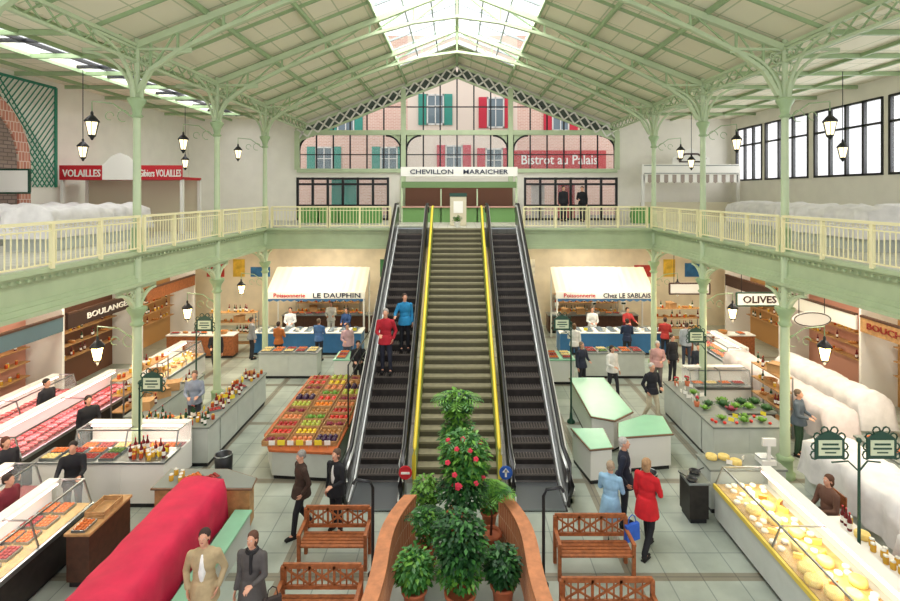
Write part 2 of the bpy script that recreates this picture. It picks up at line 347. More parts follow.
# ------------------------------------------------------------ columns
def column(x,y,sg):
    sh=MB().cyl((0,0,.5),(0,0,3.7),.115,.1,16).cyl((0,0,5.4),(0,0,8.8),.095,.08,16).cyl((0,0,8.95),(0,0,10.5),.065,.065,12).cyl((0,0,3.8),(0,0,5.4),.09,.09,12)
    bs=MB().lathe([(.22,0),(.22,.12),(.17,.16),(.17,.42),(.2,.46),(.13,.52)]).lathe([(.17,5.42),(.17,5.55),(.12,5.6),(.12,5.9),(.14,5.93),(.1,5.98)])
    cp=MB().lathe([(.11,3.6),(.16,3.66),(.11,3.72),(.13,3.85),(.22,4.0),(.22,4.06)]).lathe([(.085,8.6),(.14,8.64),(.09,8.7),(.12,8.85),(.2,9.0),(.2,9.06),(.08,9.1)])
    bk=[]
    def arc(dx,dy,z0,z1,r,top):
        m=MB(); P=[(dx*(.1+(r-.1)*(1-math.cos(t*pi/16))),dy*(.1+(r-.1)*(1-math.cos(t*pi/16))),z0+(z1-z0)*math.sin(t*pi/16)) for t in range(9)]
        for p,q in zip(P,P[1:]): m.beam(p,q,.07,.06)
        m.beam((0,0,top),(dx*r,dy*r,top),.07,.06)
        for k,rr in ((2,.13),(4,.1),(5,.07)):
            p=P[k]; c=(p[0]*.45,p[1]*.45,p[2]+(z1-p[2])*.45)
            m.tube([(c[0]+dx*rr*math.cos(t*pi/5),c[1]+dy*rr*math.cos(t*pi/5),c[2]+rr*math.sin(t*pi/5)) for t in range(10)],.018,5,closed=True)
        return m
    for dx,dy in ((0,1),(0,-1),(1,0),(-1,0)):
        r=1.5 if dx==0 else 1.3
        bk.append(('bracket',arc(dx,dy,9.0,10.2,r,10.25),GRN))
        if dx!=sg: bk.append(('bracket',arc(dx,dy,3.9,4.45,.75,4.52),GRN))
    return thing('iron_column','tall pale green cast-iron column with curved openwork brackets','column',(x,y,0),0,'gallery columns',None,
        [('base',bs,GRN2),('shaft',sh,GRN),('capital',cp,GRN2)]+bk)
for i,x in enumerate(CX):
    for y in CY: column(x,y,1 if i==0 else -1)
def truss(y):
    tc=MB(); lc=MB(); wb=MB()
    pts=[(7.7,9.15),(7.35,9.75),(6.7,10.2),(5.6,10.75),(4.2,11.35),(2.8,11.85),(1.4,12.25),(0,12.45)]
    for sg in(-1,1):
        tc.beam((sg*7.8,0,zr(7.8)-.2),(0,0,zr(0)-.2),.14,.16)
        for p,q in zip(pts,pts[1:]): lc.beam((sg*p[0],0,p[1]),(sg*q[0],0,q[1]),.12,.09)
        for k,(p,q) in enumerate(zip(pts[1:],pts[2:])):
            wb.beam((sg*p[0],0,p[1]),(sg*p[0],0,zr(p[0])-.2),.05,.05)
            wb.beam((sg*p[0],0,p[1]),(sg*q[0],0,zr(q[0])-.2),.04,.04)
    wb.beam((0,0,12.45),(0,0,13.3),.06,.06)
    thing('roof_truss','arched pale green iron roof truss with lattice web','truss',(0,y,0),0,'roof trusses',None,[('top_chord',tc,GRN),('bottom_chord',lc,GRN),('web',wb,GRN2)])
for y in (8.4,12.6,16.8,21.0): truss(y)
for i,x in enumerate(CX):
    b=MB().beam((0,2,10.33),(0,YB-.2,10.33),.1,.08).beam((0,2,9.95),(0,YB-.2,9.95),.08,.06)
    w_=MB(); k=48
    for j in range(k):
        y=2+24.8*j/k; w_.beam((0,y,9.95),(0,y+24.8/k,10.33),.03,.03).beam((0,y,10.33),(0,y+24.8/k,9.95),.03,.03)
    thing('lattice_girder','pale green lattice girder running between the columns','girder',(x,0,0),0,'lattice girders',None,[('flange',b,GRN),('web',w_,GRN2)])
# ------------------------------------------------------------ lanterns
def lantern_mb():
    g=MB().lathe([(.075,-.36),(.145,-.04)],n=6,sm=False)
    f=MB().lathe([(.02,-.48),(.05,-.42),(.09,-.38),(.09,-.355)],n=6).lathe([(.17,-.05),(.18,-.02),(.07,.1),(.035,.12),(.035,.18),(.0,.24)],n=6)
    for i in range(6):
        a=i*pi/3; f.beam((.08*math.cos(a),.08*math.sin(a),-.37),(.15*math.cos(a),.15*math.sin(a),-.04),.012,.012)
    return g,f
LPRO={}
def wall_lantern(x,y,z,dx,on):
    k=(dx,on)
    if k not in LPRO:
        g,f=lantern_mb()
        arm=MB().tube([(-dx*1.0,0,.05),(-dx*.5,0,.4),(0,0,.45),(0,0,.22)],.016,6)
        for t,rr in ((-.75,.14),(-.42,.1)): arm.tube([(dx*t+rr*math.cos(q*pi/5),0,.1+rr*math.sin(q*pi/5)) for q in range(9)],.011,5)
        LPRO[k]=thing('lantern','black iron lantern on a curved bracket'+(', lit warm' if on else ', softly glowing'),'lantern',(x,y,z),0,'column lanterns',None,[('glass',g,LAMPG if on else LAMPB),('frame',f,BLK),('bracket',arm,GRN2)])
    else: dup(LPRO[k],(x,y,z))
for i,x in enumerate(CX):
    sg=-1 if i==0 else 1
    for y in CY:
        wall_lantern(x+sg*1.08,y,8.55,sg,False); wall_lantern(x+sg*.95,y,3.15,sg,True)
        l=bpy.data.lights.new('lantern_light','POINT'); l.energy=30; l.color=(1,.78,.45); l.shadow_soft_size=.15; o=bpy.data.objects.new('lantern_light',l); o.location=(x+sg*.95,y,2.5); COL.objects.link(o)
hl=None
for x,y in ((-11.4,16.0),(-11.6,22.4),(11.9,16.2),(10.0,22.4)):
    if hl is None:
        g,f=lantern_mb(); f.cyl((0,0,.2),(0,0,2.3),.012,n=6); hl=thing('pendant_lantern','black iron lantern hanging from a long rod','lantern',(x,y,8.25),0,'pendant lanterns',None,[('glass',g,LAMPB),('frame',f,BLK)])
    else: dup(hl,(x,y,8.25))
# ------------------------------------------------------------ fluorescent lights
FL=None
WARM=(1,.9,.75)
def tube_light(x,y,z=4.56,p=60,rz=0):
    global FL
    if FL is None:
        h=MB().bx(-.75,.75,-.08,.08,.0,.05); t=MB().cyl((-.7,-.03,-.02),(.7,-.03,-.02),.018,n=8).cyl((-.7,.03,-.02),(.7,.03,-.02),.018,n=8)
        FL=thing('fluorescent_lamp','white twin-tube fluorescent fitting, lit','lamp',(x,y,z),rz,'fluorescent lamps',None,[('housing',h,PLW),('tube',t,TUBE)])
    else: dup(FL,(x,y,z),rz)
    area('lamp_light',(x,y,z-.08),1.6,.5,p,WARM,(0,0,rz))
for x in (-6.2,6.2): tube_light(x,22.2,p=120); tube_light(x,24.8,p=90)
for x in (-2.2,2.2): tube_light(x,23.5,p=50)
for y in (9.5,13.2,17.2,22.5):
    for x in (-12.0,-9.4,9.6,12.2): tube_light(x,y,p=66 if abs(x)<11 else 60,rz=pi/2)
area('skylight_light',(0,14.8,13.9),5.0,17,2100,(1,.98,.94))
area('aisle_skylight_light',(-10.9,14,11.0),1.3,22,520,(.99,.99,1))
area('right_window_light',(15.2,18,8.8),2.4,16,620,(.99,.99,1),(0,rad(90),0))
# ------------------------------------------------------------ staircase + escalators
Y0,Y1=12.1,21.0; SLP=M/(Y1-Y0)
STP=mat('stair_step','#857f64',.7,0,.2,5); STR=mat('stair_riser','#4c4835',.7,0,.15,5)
e=thing('staircase','straight central flight of beige stone steps with yellow handrails','stairs',(0,Y0,0))
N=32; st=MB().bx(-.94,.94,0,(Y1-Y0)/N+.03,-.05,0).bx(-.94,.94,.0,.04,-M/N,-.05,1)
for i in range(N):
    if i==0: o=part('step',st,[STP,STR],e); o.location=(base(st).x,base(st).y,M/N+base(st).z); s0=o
    else:
        o=s0.copy(); reg(o,e); o.location=(s0.location.x,s0.location.y+i*(Y1-Y0)/N,s0.location.z+i*M/N)
L=Y1-Y0
part('stringer',MB().prismx([(-.0,-.0),(L,0),(L,M-.35),(.4,0)],-.93,.93),GRN2,e)
BALG=mat('balustrade_green','#aebc62',.45)
for sg in(-1,1):
    part('balustrade',MB().prismx([(-.1,0),(.3,0),(L,M-.2),(L,M+.72),(0,.78),(-.1,.7)],sg*.985-.035,sg*.985+.035),BALG,e)
    part('handrail',MB().tube([(sg*.985,-.15,.3),(sg*.985,-.12,.8),(sg*.985,.1,.9),(sg*.985,L,M+.85),(sg*.985,L+.4,M+.85)],.045,8),YEL,e)
BALD=mat('balustrade_dark','#33312f',.3); RIM=mat('rim_pale','#c9ccc8',.35,.4)
def escal(cx,lab):
    e=thing('escalator',lab,'escalator',(cx,0,0))
    st=MB().bx(-.5,.5,0,.4,-.22,0)
    for i in range(14): st.bx(-.48+i*.07,-.45+i*.07,.0,.4,0,.012,1)
    st.bx(-.5,.5,-.004,.03,-.03,.004,1)
    K=25; dy=(Y1-Y0-.4)/K; s0=None
    for i in range(K):
        z=(i+1)*M/(K+1)
        if s0 is None: s0=part('step',st,[STD,mat('step_edge','#6b635b',.5,.4)],e); s0.location=base(st)+Vector((0,Y0+.2,z)); a0=Vector(s0.location)
        else: o=s0.copy(); reg(o,e); o.location=a0+Vector((0,i*dy,i*M/(K+1)))
    part('truss_casing',MB().prismx([(11.2,-.0),(12.5,0),(21,M-.95),(21,M-.3),(12.2,.02),(11.2,.02)],-.55,.55),STD,e)
    part('comb_plate',MB().bx(-.5,.5,11.2,12.3,.0,.05).bx(-.5,.5,20.7,21.6,M-.02,M+.03),STL,e)
    for sg in(-1,1):
        prof=[(11.35,0),(12.1,0),(21.1,M-.55),(21.6,M),(21.6,M+.8),(20.9,M+.82),(12.1,.82),(11.5,.85),(11.3,.6)]
        part('balustrade',MB().prismx(prof,sg*.6-.03,sg*.6+.03),BALD,e)
        part('skirt',MB().prismx([(11.4,0),(12.1,0),(21.1,M-.4),(21.1,M+.12),(12.1,.22),(11.4,.1)],sg*.54-.02,sg*.54+.02),RIM,e)
        part('rail_rim',MB().tube([(sg*.6,11.35,.55),(sg*.6,11.5,.86),(sg*.6,12.1,.87),(sg*.6,20.9,M+.87),(sg*.6,21.6,M+.87)],.062,6),RIM,e)
        part('handrail',MB().tube([(sg*.62,12,.35),(sg*.62,11.3,.3),(sg*.62,11.1,.6),(sg*.62,11.4,.94),(sg*.62,12.1,.96),(sg*.62,20.9,M+.96),(sg*.62,21.7,M+.95),(sg*.62,21.85,M+.6)],.05,8),BLKR,e)
    so=-1 if cx<0 else 1
    part('cladding',MB().prismx([(11.5,0),(21,0),(21,M-.55),(12.0,.0)],so*.7-.04,so*.7+.04),mat('cladding_green','#7fa872',.5,0,.08,2),e)
    part('trim_strip',MB().beam((so*.74,11.6,.18),(so*.74,21.1,M+.3),.08,.16),PLW,e)
escal(-1.82,'dark escalator with black handrails carrying two passengers'); escal(1.82,'empty dark escalator with black handrails')
def disc_sign(x,col,lab,bar):
    m=MB().cyl((0,0,.95),(0,-.03,.95),.14,n=20); p=MB().cyl((0,0.02,0),(0,0.02,.95),.02,n=8)
    e=thing('round_sign',lab,'sign',(x,11.0,0),0,None,None,[('pole',p,STL),('disc',m,col)])
    if bar: part('symbol',MB().bx(-.09,.09,-.045,-.03,.93,.97),SWH,e)
    else: part('symbol',MB().bx(-.02,.02,-.045,-.03,.87,1.03).prismy([(-.07,.97),(.07,.97),(0,1.05)],-.045,-.03),SWH,e)
disc_sign(-1.08,SRED,'red round no-entry sign on a thin post',True); disc_sign(1.02,SBLU,'blue round direction sign on a thin post',False)
# ------------------------------------------------------------ generic stall pieces
def counter(x0,x1,y0,y1,h=.95,body=PLN,top=TILE,lab='grey panelled market counter',z=0,name='market_counter'):
    w_=x1-x0;d_=y1-y0
    k=MB().bx(-w_/2+.06,w_/2-.06,-d_/2+.06,d_/2-.06,0,.1)
    bd=MB().bx(-w_/2+.03,w_/2-.03,-d_/2+.03,d_/2-.03,.1,h-.05)
    nn=max(1,int(w_/.9)); 
    for i in range(1,nn): bd.bx(-w_/2+w_*i/nn-.01,-w_/2+w_*i/nn+.01,-d_/2+.02,d_/2-.02,.12,h-.06)
    nn=max(1,int(d_/.9)); 
    for i in range(1,nn): bd.bx(-w_/2+.02,w_/2-.02,-d_/2+d_*i/nn-.01,-d_/2+d_*i/nn+.01,.12,h-.06)
    tp=MB().bx(-w_/2,w_/2,-d_/2,d_/2,h-.05,h)
    return thing(name,lab,'counter',((x0+x1)/2,(y0+y1)/2,z),0,None,None,[('plinth',k,BLK),('body',bd,body),('worktop',tp,top,None,.01)])
CLP=mat('case_lamp_pink','#ffd9d2',.4,emit=5)
DKM=mat('deck_meat','#8d4a4c',.4,0,.2,9); DKC=mat('deck_cheese','#c9a468',.5,0,.25,9); DKS=mat('deck_steel','#8b8f8c',.35,.5)
def case(x,y,L,D,rz,lab,body=PLW,deck=DKS,trim=STL,h=1.25,power=0,col=(1,.9,.8),lip=None):
    k=MB().bx(-L/2+.05,L/2-.05,-D/2+.08,D/2-.05,0,.12); bd=MB().bx(-L/2,L/2,-D/2,D/2,.12,.78)
    dk=MB().bx(-L/2+.03,L/2-.03,-D/2+.03,D/2-.2,.78,.8)
    gl=MB().add([(-L/2,-D/2+.02,.8),(L/2,-D/2+.02,.8),(L/2,-D/2+.16,h),(-L/2,-D/2+.16,h)],[(0,1,2,3)])
    sd=MB().prismx([(-D/2+.02,.78),(D/2-.15,.78),(D/2-.15,h),(-D/2+.16,h)],-L/2,-L/2+.02).prismx([(-D/2+.02,.78),(D/2-.15,.78),(D/2-.15,h),(-D/2+.16,h)],L/2-.02,L/2)
    sh=MB().bx(-L/2,L/2,D/2-.22,D/2,h-.03,h+.01).bx(-L/2,L/2,D/2-.05,D/2,.78,h-.03)
    tr=MB().beam((-L/2,-D/2+.16,h),(L/2,-D/2+.16,h),.03,.03); lp=MB().beam((-L/2,-D/2-.01,.76),(L/2,-D/2-.01,.76),.05,.08)
    for q in (-L/2+.02,0,L/2-.02): tr.beam((q,-D/2+.02,.8),(q,-D/2+.16,h),.025,.025).beam((q,-D/2+.16,h),(q,D/2-.22,h),.025,.025)
    ps=[('plinth',k,BLK),('body',bd,body),('deck',dk,deck),('glass_front',gl,GLS),('side_glass',sd,GLS),('service_shelf',sh,PLW),('trim',tr,trim),('front_lip',lp,lip or trim)]
    if power:
        ps.append(('case_lamp',MB().cyl((-L/2+.1,D/2-.24,h-.05),(L/2-.1,D/2-.24,h-.05),.015,n=6),CLP)); area('case_light',(x,y,h-.06),L*.9,.2,power,col,(0,0,rz))
    return thing('display_case',lab,'display case',(x,y,0),rz,None,None,ps)
def tarp(x0,x1,y0,y1,z,h,m,lab,round_=.5,amp=1):
    nx,ny=18,max(8,int((y1-y0)/.13)); vs=[];fs=[]; w_=x1-x0; prof=[]
    for i in range(nx+1):
        t=i/nx
        if t<.22: prof.append((x0+.02*math.sin(t*20),h*.3+(h*.7)*(t/.22)*.93))
        elif t>.78: prof.append((x1-.02*math.sin(t*20),h*.3+(h*.7)*((1-t)/.22)*.93))
        else:
            u=(t-.22)/.56; prof.append((x0+.04+u*(w_-.08),h*(.95+.09*math.sin(pi*u)*round_*2)))
    ph=R.uniform(0,6); rd=[R.uniform(-1,1)*amp for _ in range(ny+2)]
    for j in range(ny+1):
        y=y0+(y1-y0)*j/ny
        for i,(px,pz) in enumerate(prof):
            fold=amp*.03*math.sin(j*.9+i*.5+ph)+.035*rd[j]*math.sin(i*.8+j*.3)+amp*.012*R.uniform(-1,1)
            edge= (i<4 or i>nx-4)
            zz=pz+(fold if not edge else 0)
            if j in(0,ny): zz=h*.3
            vs.append((px+(.05*math.sin(j*1.5+ph)*amp+.02*rd[j] if edge else 0),y,zz))
    for j in range(ny):
        for i in range(nx): fs.append((j*(nx+1)+i,j*(nx+1)+i+1,(j+1)*(nx+1)+i+1,(j+1)*(nx+1)+i))
    c=MB(); cx=(x0+x1)/2;cy=(y0+y1)/2
    c.add([(a-cx,b_-cy,z_) for a,b_,z_ in vs],fs,0,True)
    bd=MB().bx(-w_/2+.09,w_/2-.09,-(y1-y0)/2+.14,(y1-y0)/2-.14,0,h*.78)
    return thing('covered_stall',lab,'covered stall',(cx,cy,z),0,None,None,[('counter_body',bd,PLN),('cloth_cover',c,m)])
PR={}
def place(kind,x,y,z,rz=0,sc=1,group=None):
    if kind not in PR:
        f_,lab,cat=GOODS[kind]; o=f_(); o.location=(x,y,z); o.rotation_euler=(0,0,rz); o.scale=(sc,)*3; meta(o,lab,cat,group); PR[kind]=o; return o
    o=dup(PR[kind],(x,y,z),rz,sc)
    if group: o['group']=group
    return o
def S(name,mb,mats): return solid(name,'x','x',mb,mats,loc=(0,0,0))
def fruit(name,col,r=.045,sq=.92,stem=True):
    def f_():
        o=S(name,MB().lathe([(.001,r*.08*sq),(r*.6,.0),(r*.95,r*.6*sq),(r,r*sq),(r*.85,r*1.55*sq),(r*.4,r*1.88*sq),(.001,r*1.78*sq)],n=9),mat('skin_'+name,col,.35,0,.15,20))
        if stem: part('stem',MB().cyl((0,0,r*1.7*sq),(0,.004,r*2.1*sq),.004,n=4),LEAFD,o)
        return o
    return f_
def leafy(name,col,r=.1):
    def f_():
        m=MB().ell((0,0,r*.8),(r*.75,r*.75,r*.7),9,6,0,.06)
        for i in range(9):
            a=i*.7; c,s_=math.cos(a),math.sin(a); q=r*(1+.2*(i%3))
            m.add([(c*r*.2,s_*r*.2,.01),(c*q-s_*r*.4,s_*q+c*r*.4,r*.7),(c*q*1.15,s_*q*1.15,r*1.1),(c*q+s_*r*.4,s_*q-c*r*.4,r*.7)],[(0,1,2,3)],0,True)
        return S(name,m,mat('veg_'+name,col,.5,0,.3,14))
    return f_
def cheese_wheel():
    return S('cheese_round',MB().lathe([(.1,0),(.125,.01),(.13,.05),(.125,.095),(.1,.105)],n=16),mat('cheese_rind','#ecd07a',.6,0,.2,12))
def cheese_wedge():
    return S('cheese_wedge',MB().prism([(0,-.09),(.13,-.02),(.12,.05),(0,-.02)],0,.08).prism([(0,-.095),(.002,-.095),(.13,-.025),(.13,-.021)],.0,.085,1),[mat('cheese_paste','#f2d468',.5),mat('cheese_crust','#b07430',.6)])
def goat(): return S('goat_cheese',MB().lathe([(.05,0),(.062,.008),(.06,.04),(.05,.048)],n=12),mat('goat_white','#f3ecd8',.7))
def meat(name,col,l=.13):
    def f_(): 
        m=MB().ell((0,0,.035),(l,.065,.04),9,6,0,.08); m.bx(-l*.6,l*.4,-.068,-.05,.02,.05,1)
        return S(name,m,[mat('meat_'+name,col,.35,0,.25,18),mat('meat_fat','#e8b8b0',.5)])
    return f_
def fish():
    m=MB().tube([(-.18,0,.02),(-.12,0,.03),(0,0,.035),(.12,0,.03),(.17,0,.025)],[.01,.03,.04,.025,.01],8); m.add([(.16,0,.02),(.23,.05,.02),(.21,0,.025),(.23,-.05,.02)],[(0,1,2),(0,2,3)],1)
    return S('fish',m,[mat('fish_silver','#7f8c96',.25,.4,.3,12),mat('fish_tail','#4c5860',.4)])
def sausage(): return S('sausage',MB().tube([(-.14+.04*i,.05*math.sin(i*.6),.02) for i in range(8)],[.008]+[.02]*6+[.008],8),mat('sausage_skin','#8d2f28',.4,0,.2,12))
def jar(name,key,col,lid='#c9a23a'):
    def f_():
        o=S(name,MB().lathe([(.04,0),(.045,.01),(.045,.1),(.035,.12)],n=10),mat('jar_'+key,col,.2)); part('lid',MB().lathe([(.038,.12),(.04,.14),(.0,.142)],n=10),mat('lid_'+key,lid,.3,.5),o); return o
    return f_
def bottle(key,col):
    def f_():
        o=S('bottle',MB().lathe([(.035,0),(.038,.01),(.038,.18),(.014,.24),(.014,.3)],n=10),mat('bot_'+key,col,.15)); part('cap',MB().cyl((0,0,.3),(0,0,.32),.016,n=8),SRED,o); part('bottle_label',MB().lathe([(.0386,.05),(.0386,.14)],n=10),SWH,o); return o
    return f_
def crate():
    m=MB().bx(-.28,.28,-.19,.19,0,.015)
    for z in (.03,.08): m.bx(-.28,.28,-.19,-.175,z,z+.04).bx(-.28,.28,.175,.19,z,z+.04).bx(-.28,-.265,-.19,.19,z,z+.04).bx(.265,.28,-.19,.19,z,z+.04)
    return S('produce_crate',m,WOODL)
def carton():
    m=MB().bx(-.2,.2,-.15,.15,0,.24); m.add([(-.2,-.15,.24),(.2,-.15,.24),(.2,-.22,.27),(-.2,-.22,.27)],[(0,1,2,3)]).add([(-.2,.15,.24),(.2,.15,.24),(.2,.22,.28),(-.2,.22,.28)],[(0,1,2,3)]); m.bx(-.2,.2,-.03,.03,.241,.243,1)
    return S('cardboard_box',m,[mat('cardboard','#b98f5f',.8,0,.1,6),WOODL])
def loaf():
    m=MB().ell((0,0,.05),(.17,.07,.055),10,6)
    for i in range(3): m.beam((-.08+i*.07,-.03,.098),(-.05+i*.07,.03,.1),.015,.012,1)
    return S('bread_loaf',m,[mat('crust','#b5783a',.7,0,.3,12),mat('flour','#ead3a8',.8)])
def tagc(): return S('price_card',MB().beam((0,0,.0),(0,0,.08),.006,.006).bx(-.06,.06,-.004,.004,.06,.15,1),[STL,SWH])
def tagy(): return S('price_card',MB().beam((0,0,.0),(0,0,.08),.006,.006).bx(-.07,.07,-.004,.004,.06,.16,1),[STL,mat('card_yellow','#f0dc3c',.5)])
def flow():
    m=MB()
    for i in range(6): m.ell((R.uniform(-.06,.06),R.uniform(-.06,.06),.25+R.uniform(-.03,.04)),(.03,.03,.025),7,5,1)
    for i in range(8): m.beam((0,0,.12),(R.uniform(-.08,.08),R.uniform(-.08,.08),.26),.01,.01)
    m.lathe([(.06,0),(.08,.14),(.07,.14)],n=10,mi=2); return S('flower_pot',m,[LEAF,mat('petal_red','#c22438',.5),POT])
def scale_():
    o=S('weighing_scale',MB().bx(-.15,.15,-.15,.15,0,.1).bx(-.03,.03,.1,.14,.1,.45).bx(-.14,.14,.09,.15,.42,.58),PLW); part('pan',MB().bx(-.16,.16,-.17,.08,.11,.13),STL,o,bev=.005); part('screen',MB().bx(-.11,.11,.08,.09,.45,.55),mat('screen','#2b3a35',.2),o); return o
def slicer():
    o=S('meat_slicer',MB().bx(-.25,.25,-.17,.17,0,.12).bx(.05,.2,-.1,.1,.12,.4),mat('slicer_red','#b8222b',.3)); part('blade',MB().cyl((-.02,0,.27),(.0,0,.27),.15,n=20),STL,o); part('tray',MB().bx(-.25,-.05,-.15,.15,.16,.19),STL,o); return o
def basket():
    m=MB().lathe([(.14,0),(.19,.12),(.2,.13),(.18,.13),(.13,.02)],n=16)
    for z in (.03,.06,.09): m.tube([((.145+z*.4)*math.cos(t*pi/8),(.145+z*.4)*math.sin(t*pi/8),z) for t in range(16)],.01,5,closed=True)
    o=S('wicker_basket',m,WOODL)
    for i in range(7): a=i*.9; part('bread_roll',MB().ell((.08*math.cos(a)*(i>0),.08*math.sin(a)*(i>0),.11+.02*(i==0)),(.055,.045,.04),8,6),mat('crust','#b5783a',.7,0,.3,12),o)
    return o
def bin_():
    o=S('waste_bin',MB().lathe([(.17,0),(.21,.02),(.23,.6),(.21,.6),(.19,.05)],n=16),BLK); part('rim',MB().tube([(.225*math.cos(t*pi/8),.225*math.sin(t*pi/8),.6) for t in range(16)],.015,6,closed=True),STL,o); return o
def tray(key,col,lab=None):
    def f_():
        m=MB().bx(-.17,.17,-.12,.12,0,.02).bx(-.17,.17,-.12,-.11,.02,.05).bx(-.17,.17,.11,.12,.02,.05).bx(-.17,-.16,-.11,.11,.02,.05).bx(.16,.17,-.11,.11,.02,.05)
        o=S('food_tray',m,STL); q=MB()
        for i in range(4):
            for j in range(3): q.ell((-.12+i*.08,-.075+j*.075,.045),(.042,.04,.028),7,5,0,.1)
        part('food',q,mat('food_'+key,col,.5,0,.3,16),o,None,0,'stuff'); return o
    return f_
GOODS={'orange':(fruit('orange','#f08a1d'),'round ripe orange in a crate','fruit'),'apple':(fruit('apple','#b52a24'),'small red apple in a crate','fruit'),'tomato':(fruit('tomato','#d8301f',.045,.8),'ripe red tomato on display','vegetable'),
'lemon':(fruit('lemon','#f1d02e',.04,1),'bright yellow lemon on display','fruit'),'pear':(fruit('pear','#b7bf4a',.042,1.25),'yellow-green pear in a crate','fruit'),'aubergine':(fruit('aubergine','#3c1d3f',.05,1.2),'glossy dark aubergine in a crate','vegetable'),'peach':(fruit('peach','#e0864e',.045),'blushed peach in a crate','fruit'),
'onion':(fruit('onion','#b98344',.04,.85),'brown onion in a crate','vegetable'),'lettuce':(leafy('lettuce','#6d9c34'),'bright green leafy lettuce head','vegetable'),'cabbage':(leafy('cabbage','#35602d',.12),'dark green leafy cabbage head','vegetable'),'radicchio':(leafy('radicchio','#8c2a3c',.09),'red radicchio head with leaves','vegetable'),
'wheel':(cheese_wheel,'round pale cheese with rind','cheese'),'wedge':(cheese_wedge,'cut wedge of yellow cheese','cheese'),'goat':(goat,'small round white goat cheese','cheese'),
'steak':(meat('meat_cut','#a01824'),'red cut of meat with white fat','meat'),'pork':(meat('pork_cut','#cf5f66',.15),'pink pork joint in the case','meat'),'ham':(meat('ham','#8c2c24',.1),'reddish cured ham piece','meat'),'sausage':(sausage,'curved dark red cured sausage','sausage'),'fish':(fish,'silver fish lying on ice','fish'),
'jarr':(jar('glass_jar','red','#b5481f'),'glass jar of red preserve with gold lid','jar'),'jary':(jar('glass_jar','honey','#d8a93a','#e8e8e0'),'glass jar of honey-coloured preserve','jar'),'bot':(bottle('green','#274a2c'),'dark green glass bottle with pale label','bottle'),'botr':(bottle('red','#6b1a1f'),'dark red bottle with pale label','bottle'),
'crate':(crate,'shallow slatted wooden produce crate','crate'),'carton':(carton,'open brown cardboard box','box'),'loaf':(loaf,'crusty brown loaf of bread','bread'),'tag':(tagc,'small white price card on a stand','price card'),'tagy':(tagy,'small yellow price card on a stand','price card'),'flow':(flow,'small terracotta pot of red flowers','potted flowers'),'scale':(scale_,'white shop weighing scale with steel pan','scale'),
'slicer':(slicer,'red meat slicer with round steel blade','slicer'),'basket':(basket,'round wicker basket filled with rolls','basket'),'bin':(bin_,'black round waste bin with steel rim','bin'),
'trg':(tray('green','#5a7a2c'),'steel tray of green prepared salad','tray'),'tro':(tray('orange','#d06a22'),'steel tray of orange prepared food','tray'),'trr':(tray('red','#9c2a24'),'steel tray of red prepared food','tray'),'trc':(tray('cream','#e0c884'),'steel tray of cream-coloured prepared food','tray')}
RK={'wheel':.13,'wedge':.1,'goat':.06,'jarr':.047,'jary':.047,'bot':.04,'botr':.04,'crate':.34,'carton':.25,'loaf':.17,'tag':.06,'tagy':.07,'flow':.1,'scale':.22,'slicer':.3,'basket':.2,'trg':.17,'tro':.17,'trr':.17,'trc':.17,'lettuce':.13,'cabbage':.155,'radicchio':.12,'sausage':.14}
OCC={}
def free(x,y,z,r):
    for i in range(int(x*2)-1,int(x*2)+2):
        for j in range(int(y*2)-1,int(y*2)+2):
            for (a,b_,c,q) in OCC.get((i,j),()):
                if abs(c-z)<.2 and math.hypot(a-x,b_-y)<r+q: return False
    OCC.setdefault((int(x*2),int(y*2)),[]).append((x,y,z,r)); return True
JN=[0]
def scatter(kinds,x0,x1,y0,y1,z,dx,dy,grp,tries=None,sc=(.9,1.0),rz=None):
    n_=tries or int((x1-x0)*(y1-y0)/(dx*dy)*3.2)+2
    for _ in range(n_):
        k=kinds[R.randrange(len(kinds))]; r=RK.get(k,.055)
        if k[:3]=='jar':
            if JN[0]>285: k='bot'
        if x1-x0<2*r or y1-y0<2*r: xx,yy=(x0+x1)/2 if x1-x0<2*r else R.uniform(x0+r,x1-r),(y0+y1)/2 if y1-y0<2*r else R.uniform(y0+r,y1-r)
        else: xx,yy=R.uniform(x0+r,x1-r),R.uniform(y0+r,y1-r)
        if free(xx,yy,z,r):
            if k[:3]=='jar': JN[0]+=1
            place(k,xx,yy,z,R.uniform(0,6.28) if rz is None else rz+R.uniform(-.1,.1),R.uniform(*sc),grp)
def rows(kinds,x0,x1,y0,y1,z,dx,dy,grp,rz=0):
    nx=max(1,int((x1-x0)/dx)); ny=max(1,int((y1-y0)/dy))
    for i in range(nx):
        for j in range(ny): place(kinds[(i*5+j//2*3+R.randrange(2))%len(kinds)],x0+(i+.5)*(x1-x0)/nx,y0+(j+.5)*(y1-y0)/ny,z,rz+R.uniform(-.05,.05),R.uniform(.9,1.0),grp)
def traygrid(x0,x1,y0,y1,z,grp,rz=0,extra=()):
    ax,ay=(.36,.26) if rz==0 else (.26,.36); ks=['tro','trg','trr','trc','trr','tro']+list(extra)
    nx=max(1,int((x1-x0)/ax)); ny=max(1,int((y1-y0)/ay))
    for i in range(nx):
        for j in range(ny):
            X_,Y_=x0+(i+.5)*(x1-x0)/nx,y0+(j+.5)*(y1-y0)/ny
            place(ks[R.randrange(len(ks))],X_,Y_,z,rz,.98,grp)
